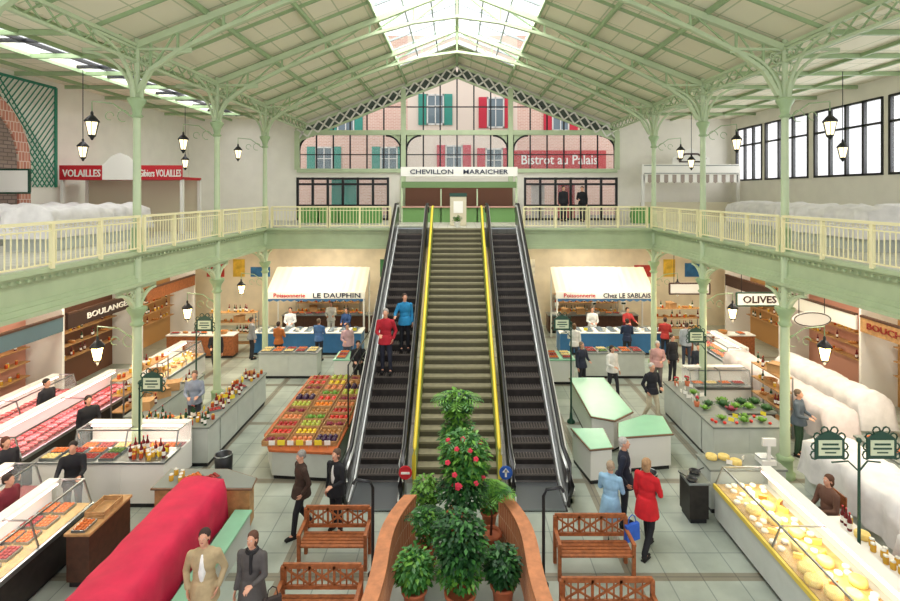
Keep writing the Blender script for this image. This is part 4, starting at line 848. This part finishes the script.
plant('potted_fern','small leafy plant in terracotta pot',.66,10.75,0,.17,.3,[((0,0,.55),(.2,.2,.28),400,.1,0)]); plant('potted_shrub','leafy shrub in a plain pot',-.62,10.5,0,.18,.3,[((0,0,.8),(.24,.22,.4),600,.11,1)])
for sg in(-1,1):
    m=MB(); cp=MB(); P=[]
    n_=18
    for i in range(n_+1):
        t=i/n_; y=10.15-t*3.2; x=1.32-.42*(1-t)**2.2+.07*math.sin(t*6.5); P.append((x,y))
    for (xa,ya),(xb,yb) in zip(P,P[1:]):
        q=[(sg*(xa-.1),ya-9),(sg*(xa+.1),ya-9),(sg*(xb+.1),yb-9),(sg*(xb-.1),yb-9)]
        if sg>0: q=q[::-1]
        m.prism(q,0,.9); q2=[(sg*(xa-.12),ya-9),(sg*(xa+.12),ya-9),(sg*(xb+.12),yb-9),(sg*(xb-.12),yb-9)]
        if sg>0: q2=q2[::-1]
        cp.prism(q2,.9,.97)
    thing('planter_wall','curved terracotta brick screen wall around the plants','planter wall',(0,9,0),0,'planter walls',None,[('brickwork',m,TERR),('coping',cp,mat('coping_tan','#c07c50',.6,0,.25,7))])
for sg in (-1,1):
    m=MB().tube([(0,0,0),(0,0,1.55),(sg*.05,0,1.66),(sg*.3,0,1.7),(sg*.35,0,1.62)],.028,8).lathe([(.09,0),(.09,.03),(.03,.06)],n=12)
    solid('bent_post','slim black metal post with curved top','post',m,BLK,loc=(sg*1.5,9.35 if sg<0 else 9.1,0),rz=0)
# ------------------------------------------------------------ benches
def bench(x,y,w_=1.35):
    e=thing('bench','slatted brown wooden bench with crossed backrest panels','bench',(x,y,0),0,'benches')
    s_=MB()
    for i in range(5): s_.bx(-w_/2,w_/2,-.42+i*.09,-.35+i*.09,.42,.45)
    part('seat',s_,WOOD,e)
    b_=MB().bx(-w_/2,w_/2,.05,.09,.82,.9).bx(-w_/2,w_/2,.04,.08,.5,.56)
    for k in range(3):
        xa=-w_/2+.04+k*(w_-.08)/3; xb=xa+(w_-.08)/3
        b_.bx(xa-.02,xa+.02,.05,.08,.5,.86).beam((xa,.06,.56),(xb,.06,.82),.02,.03).beam((xa,.065,.82),(xb,.065,.56),.02,.03)
        for q in (.25,.5,.75): b_.bx(xa+(xb-xa)*q-.012,xa+(xb-xa)*q+.012,.06,.075,.55,.84)
    part('backrest',b_,WOOD,e)
    for sx in(-1,1):
        part('armrest',MB().bx(sx*w_/2-.03,sx*w_/2+.03,-.44,.08,.62,.66),WOOD,e); part('leg',MB().bx(sx*w_/2-.03,sx*w_/2+.03,-.42,-.36,0,.62),WOOD,e); part('leg',MB().bx(sx*w_/2-.03,sx*w_/2+.03,.03,.09,0,.86),WOOD,e)
bench(-2.25,9.85,1.2); bench(-2.15,8.3,1.25); bench(2.45,9.6,1.3); bench(2.3,8.0,1.4)
# ------------------------------------------------------------ brick arch + trellis, outside facade
STN=brickmat('stone_infill','#a08c80','#8b776a','#6a5c55',.3,.12,.015,.5,'YZ',.8,.2); BRK=brickmat('brick_ring','#c58a72','#b57260','#d9c3b4',.12,.3,.012,.5,'YZ',.8)
m=MB(); pts=[(14.5+1.9*math.cos(t*pi/16),7.7+1.9*math.sin(t*pi/16)) for t in range(17)]
m.prismx([(16.4,M)]+pts+[(12.6,M)],XL,XL+.06); 
for t in range(16):
    a,c=t*pi/16,(t+1)*pi/16; m.prismx([(14.5+1.9*math.cos(a),7.7+1.9*math.sin(a)),(14.5+2.35*math.cos(a),7.7+2.35*math.sin(a)),(14.5+2.35*math.cos(c),7.7+2.35*math.sin(c)),(14.5+1.9*math.cos(c),7.7+1.9*math.sin(c))],XL,XL+.12,1)
m.prismx([(16.4,M),(16.85,M),(16.85,7.7),(16.4,7.7)],XL,XL+.12,1); struct('trim_7',m,[STN,BRK],'blind stone arch with pink brick surround')
m=MB()
y=11.0
while y<18.4:
    for sg in(-1,1):
        z0,z1=7.0,10.4; y2=y+sg*(z1-z0)*.8
        K=24; prev=None
        for k in range(K+1):
            yy=y+(y2-y)*k/K; zz=z0+(z1-z0)*k/K; ok=14.55<yy<18.0 and math.hypot(yy-14.5,max(0,zz-7.7))>2.4
            if ok and prev: m.beam((XL+.05,prev[0],prev[1]),(XL+.05,yy,zz),.02,.03)
            prev=(yy,zz) if ok else None
    y+=.2
m.bx(XL+.03,XL+.07,17.95,18.05,7.0,10.4).bx(XL+.03,XL+.07,14.6,18.0,10.35,10.43)
thing('wall_trellis','green diagonal wooden trellis fixed around the brick arch','trellis',(0,0,0),0,None,None,[('lattice',m,mat('trellis_green','#2f8468',.6))])
BF=brickmat('facade_brick','#e3b9a6','#dcab97','#efd9cb',.3,.1,.015,.5,'XZ',.8)
m=MB().bx(-16,-3.2,34,34.4,0,17).bx(-3.2,3.9,34,34.4,0,17,1).bx(3.9,16,34,34.4,0,17,2)
solid('street_building','brick and plaster street facade seen through the gable windows','building',m,[BF,mat('facade_cream','#eddccb',.8),BF])
TS=mat('shutter_green','#3f9a88',.6); TR=mat('shutter_red','#cf2f44',.6); GD=mat('pane_dark','#6f8088',.2)
for x,z,sm in ((-7.2,11.6,TS),(-1.4,12.2,TS),(2.5,12.0,TR),(6.7,11.8,TR),(-10.3,11.6,TS),(-4.4,8.8,TS),(-8.6,8.8,TS),(-.2,8.9,TR),(2.4,8.7,TR)):
    e=thing('shuttered_window','pale framed window with open coloured shutters on the street facade','window',(x,33.98,z),0,'street windows')
    part('frame',MB().bx(-.55,.55,-.06,0,-1,-.9).bx(-.55,.55,-.06,0,.9,1).bx(-.55,-.47,-.06,0,-1,1).bx(.47,.55,-.06,0,-1,1).bx(-.03,.03,-.06,0,-1,1).bx(-.5,.5,-.06,0,.2,.25),PLW,e); part('pane',MB().bx(-.5,.5,-.02,0,-.95,.95),GD,e)
    for sg in(-1,1):
        s_=MB().bx(*sorted((sg*.58,sg*1.1)),-.08,-.02,-1,1)
        for k in range(12): s_.bx(*sorted((sg*.62,sg*1.06)),-.1,-.08,-.92+k*.155,-.86+k*.155)
        part('shutter',s_,sm,e)
e=thing('bistro_banner','long red banner with white lettering on the street facade','banner',(6.6,33.8,8.95)); part('panel',MB().bx(-3.0,3.0,0,.06,-.6,.6),SRED,e,bev=.02); text('Bistrot au Palais',4.9,.62,SWH,e,(0,-.02,0))
# ------------------------------------------------------------ people
SK=mat('skin','#d39c80',.55)
def remesh(name,mb,m,parent,vox,sm=3):
    tmp=bpy.data.objects.new('tmp',mb.mesh('tmp',[m])); COL.objects.link(tmp)
    r=tmp.modifiers.new('r','REMESH'); r.mode='VOXEL'; r.voxel_size=vox; r.use_smooth_shade=True
    s_=tmp.modifiers.new('s','SMOOTH'); s_.factor=.5; s_.iterations=sm
    dg=bpy.context.evaluated_depsgraph_get(); me=bpy.data.meshes.new_from_object(tmp.evaluated_get(dg)); bpy.data.objects.remove(tmp)
    me.name=name; me.materials.clear(); me.materials.append(m)
    me.polygons.foreach_set('use_smooth',[True]*len(me.polygons)); me.polygons.foreach_set('material_index',[0]*len(me.polygons))
    o=bpy.data.objects.new(name,me); reg(o,parent); return o
CM={}
def cloth(c):
    if c not in CM: CM[c]=mat('cloth_'+c,c,.85,0,.15,9,bump=.15)
    return CM[c]
def person(x,y,z,rz,h,lab,top='#333333',bot='#2a2c33',hair='#4a3a30',pose='stand',arms=('down','down'),coat=0,near=True,long_=False,skin=SK,lean=0,apron=None,shoe='#1c1a1a',scarf=None,shirt=None,tilt=-.1):
    k=h/1.75; vox=.0085 if near else .014
    dz=-.44 if pose=='sit' else 0
    def U(a,b_,c): return (a,b_-lean*max(0,c-.92),c+dz)
    B=MB(); T=MB(); P=MB()
    for c,r in ((U(0,0,1.30),(.165,.105,.2)),(U(0,.0,1.10),(.14,.1,.17)),(U(0,.01,.97),(.16,.115,.14)),(U(0,.01,1.41),(.17,.08,.07))):
        B.ell(c,r,16,10); T.ell(c,(r[0]+.022,r[1]+.024,r[2]+.015),16,10)
    P.ell(U(0,.01,.97),(.172,.125,.14),16,10)
    if coat: T.lathe([(.16,1.05),(.19,.95),(.2+.02*coat,.95-.18*coat),(.19,.95-.18*coat)],(0,.005,dz),16)
    B.cap(U(0,.01,1.42),U(0,-.0,1.56),.058,.052); T.cap(U(0,.012,1.43),U(0,.01,1.47),.075,.068)
    hc=U(0,-.005,1.645); hx,hy,hz=hc; i0=len(B.v)
    B.ell((hx,hy+.012,hz+.025),(.073,.092,.085),16,12); B.ell((hx,hy-.03,hz-.03),(.058,.06,.083),14,10); B.ell((hx,hy-.062,hz-.085),(.027,.024,.02),8,6)
    B.cap((hx,hy-.088,hz+.005),(hx,hy-.103,hz-.022),.008,.013,8); 
    for sg in(-1,1):
        B.ell((hx+sg*.076,hy+.01,hz-.012),(.009,.02,.032),8,6); B.ell((hx+sg*.03,hy-.083,hz+.02),(.022,.01,.009),8,5)
    B.rot(i0,hc,tilt)
    for sg,ap in((1,arms[0]),(-1,arms[1])):
        s=Vector(U(sg*.185,.0,1.405))
        e1,w1={'down':((.045,.03,-.29),(.005,-.06,-.25)),'front':((.05,-.06,-.27),(-.1,-.2,-.03)),'pocket':((.09,.07,-.27),(-.06,-.13,-.19)),'bag':((.03,.02,-.29),(.02,-.1,-.23)),'reach':((.05,-.16,-.22),(-.02,-.23,-.02)),'rail':((.12,-.05,-.25),(.05,-.22,-.02)),'chest':((.04,-.06,-.27),(-.12,-.15,.12))}[ap]
        el=s+Vector((sg*e1[0],e1[1],e1[2])); wr=el+Vector((sg*w1[0],w1[1],w1[2]))
        B.cap(s,el,.05,.038); B.cap(el,wr,.037,.025); T.cap(s,el,.066,.052); T.cap(el,el+(wr-el)*.93,.05,.042)
        d=(wr-el).normalized(); a=Vector((0,-1,0)) if abs(d.y)<.75 else Vector((-sg*.9,0,.35)); a=(a-d*a.dot(d)).normalized()
        inn=Vector((-sg,0,0)) if abs(d.y)<.75 else Vector((0,0,-1)); inn=(inn-d*inn.dot(d)).normalized()
        for q in (-.022,-.007,.008,.022): B.cap(wr+d*.01+a*q*.6,wr+d*.085+a*q,.014,.013,8)
        for q,l in ((-.033,.058),(-.011,.075),(.011,.08),(.033,.07)):
            f0=wr+d*.088+a*q; f1=f0+d*l*.5+inn*.008; f2=f1+d*l*.42+inn*.028; B.cap(f0,f1,.0095,.0088,7); B.cap(f1,f2,.0086,.0074,7)
        t0=wr+d*.03+a*.028; t1=t0+d*.035+a*.03+inn*.008; t2=t1+d*.032+a*.006+inn*.012; B.cap(t0,t1,.012,.0105,7); B.cap(t1,t2,.0105,.0085,7)
    LG={'stand':(((.09,0,.92),(.1,-.015,.5),(.105,.02,.09)),((-.09,0,.92),(-.1,-.015,.5),(-.105,.02,.09))),
        'walk':(((.09,0,.92),(.09,-.15,.52),(.09,-.2,.09)),((-.09,0,.92),(-.09,.02,.49),(-.09,.26,.09))),
        'shift':(((.09,0,.92),(.12,-.06,.5),(.14,-.03,.09)),((-.09,0,.92),(-.09,.0,.5),(-.09,.05,.09))),
        'sit':(((.09,0,.52),(.11,-.42,.52),(.11,-.4,.09)),((-.09,0,.52),(-.11,-.42,.52),(-.11,-.4,.09)))}[pose]
    shoes=[]
    for hp,kn,an in LG:
        hp,kn,an=Vector(hp),Vector(kn),Vector(an)
        B.cap(hp,kn,.082,.053); B.cap(kn,an,.052,.034); P.cap(hp,kn,.096,.068); P.cap(kn,an+Vector((0,0,.02)),.066,.056)
        B.cap(an,an+Vector((0,-.1,-.045)),.034,.03,8)
        m=MB().ell((an.x,an.y-.07,an.z-.05),(.046,.135,.04),12,8); m.ell((an.x,an.y+.015,an.z-.025),(.042,.055,.05),10,7); m.bx(an.x-.04,an.x+.04,an.y-.17,an.y+.06,an.z-.09,an.z-.07); shoes.append(m)
    o=remesh('person',B,skin,None,vox,2); o.location=(x,y,z); o.rotation_euler=(0,0,rz); o.scale=(k,)*3; meta(o,lab,'person')
    remesh('jacket' if coat else 'top',T,cloth(top),o,.014 if near else .02,3); remesh('trousers',P,cloth(bot),o,.014 if near else .02,3)
    for m in shoes: part('shoe',m,cloth(shoe),o)
    H=MB()
    H.ell((hx,hy+.024,hz+.04),(.084,.096,.086),16,10)
    if long_: H.ell((hx,hy+.05,hz-.04),(.085,.062,.1),14,9); H.ell((hx,hy+.035,hz+.0),(.09,.07,.08),14,9)
    else: H.ell((hx,hy+.055,hz-.01),(.074,.058,.07),14,9)
    part('hair',H.rot(0,hc,tilt),mat('hair_'+hair,hair,.8,0,.25,30),o)
    if near:
        for sg in(-1,1): part('eye',MB().ell((hx+sg*.03,hy-.088,hz+.003),(.012,.007,.006),8,5).ell((hx+sg*.03,hy-.094,hz+.003),(.005,.003,.005),6,4,1).rot(0,hc,tilt),[SWH,BLK],o)
        part('mouth',MB().ell((hx,hy-.089,hz-.052),(.02,.007,.006),10,5).rot(0,hc,tilt),mat('lips','#a8574e',.5),o)
    if shirt: part('shirt_front',MB().ell(U(0,-.075,1.22),(.06,.066,.24),12,8),cloth(shirt),o)
    if scarf: part('scarf',MB().tube([(.085*math.cos(t*pi/6),U(0,0,1.46)[1]+.0+.08*math.sin(t*pi/6),1.47+dz) for t in range(12)],.028,8,closed=True).cap(U(.03,-.1,1.45),U(.04,-.135,1.2),.03,.025),cloth(scarf),o)
    return o
def bag(x,y,z,col,lab,w_=.3,h_=.28,rz=0):
    thing('handbag',lab,'bag',(x,y,z),rz,None,None,[('bag_body',MB().prismx([(-.05,0),(.05,0),(.035,h_),(-.035,h_)],-w_/2,w_/2),cloth(col),None,.01),('handle',MB().tube([(-w_*.3,0,h_),(-w_*.22,0,h_+.12),(0,0,h_+.16),(w_*.22,0,h_+.12),(w_*.3,0,h_)],.009,6),cloth(col))])
person(-2.02,14.85,1.72,0,1.8,'man in a red jacket and dark trousers riding the escalator','#a81a2a','#2a2c3a','#9a938c',arms=('pocket','front'),coat=.8,pose='shift')
person(-1.55,15.55,2.14,.3,1.68,'woman in a bright blue jacket riding the escalator','#1f7cab','#1d2026','#3a2a22',arms=('down','rail'),coat=.8,long_=True)
person(-3.12,10.5,0,-.9,1.64,'man in a brown jacket walking beside a companion','#3a281d','#1c1c22','#8c8780',pose='walk',arms=('pocket','down'),coat=.8,tilt=.15)
person(-2.44,10.6,0,-.5,1.62,'woman in a black coat with light shirt walking','#16161b','#1c1c22','#5a4436',pose='shift',arms=('front','down'),coat=.9,long_=True,shirt='#d8d4cc')
person(-3.78,7.85,0,.15,1.76,'man in a beige jacket over a white shirt looking up','#b8a27c','#5a4c3c','#3a2a22',arms=('pocket','pocket'),coat=1.2,shirt='#f4f1ec',tilt=-.28)
person(-3.1,7.95,0,-.1,1.66,'woman in a grey coat with a dark scarf and shoulder bag','#55504e','#3a3a3e','#5c3c2c',arms=('front','bag'),coat=1.6,long_=True,scarf='#1f1d20',tilt=-.28); bag(-2.76,7.85,.5,'#3a2f2b','dark brown handbag held beside the woman',.26,.26,.5)
person(2.97,10.15,0,2.6,1.62,'woman in a light blue coat seen from behind','#8fb6d0','#c9c2b4','#a58f76',arms=('front','front'),coat=2.0,long_=False)
person(3.42,10.75,0,1.2,1.79,'man in a navy jacket turned toward his companions','#1b2133','#22242e','#b5b0aa',arms=('down','pocket'),coat=.9,shirt='#c9ccd4')
person(3.6,9.95,0,2.3,1.77,'person in a bright red coat and dark trousers','#c41822','#1a1b20','#a8845f',pose='walk',arms=('bag','front'),coat=1.4,long_=True); bag(3.22,9.66,.42,'#2f5fc2','blue carrier bag held low beside the red coat',.3,.3,.4)
person(5.79,15.6,0,.3,1.74,'older man in a dark sweater and light trousers walking','#1f2028','#c4b9a0','#c9c5c0',pose='walk',arms=('front','pocket'),coat=.4)
VV=[(-7.45,14.9,0,.3,1.75,'vendor in a grey shirt behind the jar counter','#8b93a3','#3a3c44',('front','front'),'stand','#6a5646'),
(-11.25,14.4,0,1.4,1.7,'butcher in a dark top behind the meat case','#2b2a30','#33333a',('down','down'),'stand','#2c2420'),
(-9.3,13.25,0,.9,1.68,'woman in a black top at the meat counter','#1d1d22','#2b2b33',('front','down'),'stand','#2c2420'),
(-9.45,11.0,0,1.2,1.68,'woman in a dark cardigan standing by the stall','#26242a','#2b2b33',('down','down'),'stand','#5a3022'),
(-7.9,10.8,0,.4,1.68,'vendor in a black top leaning over goods','#1d1d22','#2b2b33',('reach','reach'),'stand','#2c2420'),
(-8.2,9.6,0,1.6,1.66,'shopper in a dark red top','#7a2430','#2b2b33',('down','down'),'stand','#3c2c24'),
(-3.4,18.05,0,.2,1.72,'vendor in black behind the produce stand','#202126','#2b2b33',('front','front'),'stand','#1f1a18'),
(-2.85,18.2,0,-.6,1.7,'person in a dark coat beside the produce stand','#2a2a30','#2b2b33',('down','front'),'stand','#4a3c32'),
(-4.3,20.6,0,.2,1.68,'shopper in a pale pink top near the fish stall','#c9a3a8','#4b5468',('down','front'),'stand','#4a3c32'),
(-5.6,21.3,0,2.9,1.7,'shopper in a blue jacket at the fish counter','#4a6ea0','#2b2b33',('front','front'),'stand','#6b5a48'),
(-7.1,20.9,0,2.9,1.68,'shopper in an orange-brown coat at the fish counter','#a8602c','#2b2b33',('front','front'),'stand','#3c2c24'),
(-8.4,21.5,0,2.2,1.72,'shopper in a grey coat near the back stalls','#85888c','#2b2b33',('down','down'),'stand','#3c2c24'),
(-9.0,19.6,0,.2,1.7,'person in a black coat in the side aisle','#1e1e24','#2b2b33',('down','front'),'walk','#3c2c24'),
(-5.9,24.6,0,0,1.72,'fishmonger in a white coat behind the counter','#e6e6e2','#e6e6e2',('reach','front'),'stand','#4a3c32'),
(-7.4,23.3,0,.2,1.72,'fishmonger in pale top and blue trousers','#dfe2e6','#35507c',('front','front'),'stand','#3c2c24'),
(-4.9,23.3,0,-.3,1.7,'fishmonger in a dark blue jacket behind ice','#2c4a7a','#35507c',('reach','front'),'stand','#3c2c24'),
(6.0,23.3,0,0,1.74,'fishmonger in a white coat','#e6e6e2','#35507c',('front','front'),'stand','#4a3c32'),
(7.6,23.4,0,.2,1.7,'fishmonger in a red top and apron','#b23a3a','#35507c',('reach','front'),'stand','#3c2c24'),
(6.9,21.3,0,3.0,1.7,'shopper in a navy coat at the fish counter','#26304a','#2b2b33',('front','front'),'stand','#3c2c24'),
(8.6,21.7,0,2.8,1.66,'shopper in a red coat at the fish counter','#a83230','#2b2b33',('front','front'),'stand','#3c2c24'),
(4.6,20.6,0,2.9,1.68,'woman in a white top at the seafood counter','#e2ded8','#3b4252',('front','down'),'stand','#7a5a40'),
(5.2,17.6,0,.4,1.68,'woman in a white blouse and dark skirt','#e8e4de','#2b2b33',('bag','front'),'walk','#3c2c24'),
(4.3,18.1,0,.6,1.66,'woman in a dark top looking at produce','#2c3040','#2b2b33',('front','down'),'stand','#8a7460'),
(6.95,18.2,0,-.3,1.66,'older woman in a pink cardigan','#c99a94','#6c6260',('front','down'),'walk','#c9c5c0'),
(7.75,18.9,0,.4,1.7,'person in a black coat in the aisle','#1d1e24','#2b2b33',('down','down'),'stand','#4a3c32'),
(8.2,17.8,0,-.8,1.7,'person in a dark jacket walking down the aisle','#30333c','#2b2b33',('front','down'),'walk','#4a3c32'),
(9.0,20.6,0,2.8,1.72,'shopper in a striped grey top','#9aa0a8','#3b4252',('down','front'),'stand','#4a3c32'),
(8.85,13.6,0,.7,1.7,'vendor in a grey top beside the leafy greens','#55606a','#2f4a36',('front','front'),'stand','#6b5a48'),
(5.25,25.9,M,.3,1.75,'person in a dark coat standing by the entrance doors','#1f2026','#22232a',('down','down'),'stand','#2c2420'),
(6.1,25.6,M,-.4,1.72,'person in a black jacket standing by the entrance doors','#17181d','#22232a',('down','front'),'walk','#2c2420')]
for x,y,z,rz,h,lab,tp,bt,ar,ps,hr in VV:
    person(x,y,z,rz,h,lab,tp,bt,hr,ps,ar,0.6,near=False,long_='woman' in lab)
person(7.3,10.32,0,-pi/2+.2,1.68,'seated woman in a patterned brown dress resting by the cheese stall','#6a4a3c','#4a3a34','#5a3a28','sit',('front','front'),0,near=True,long_=True)
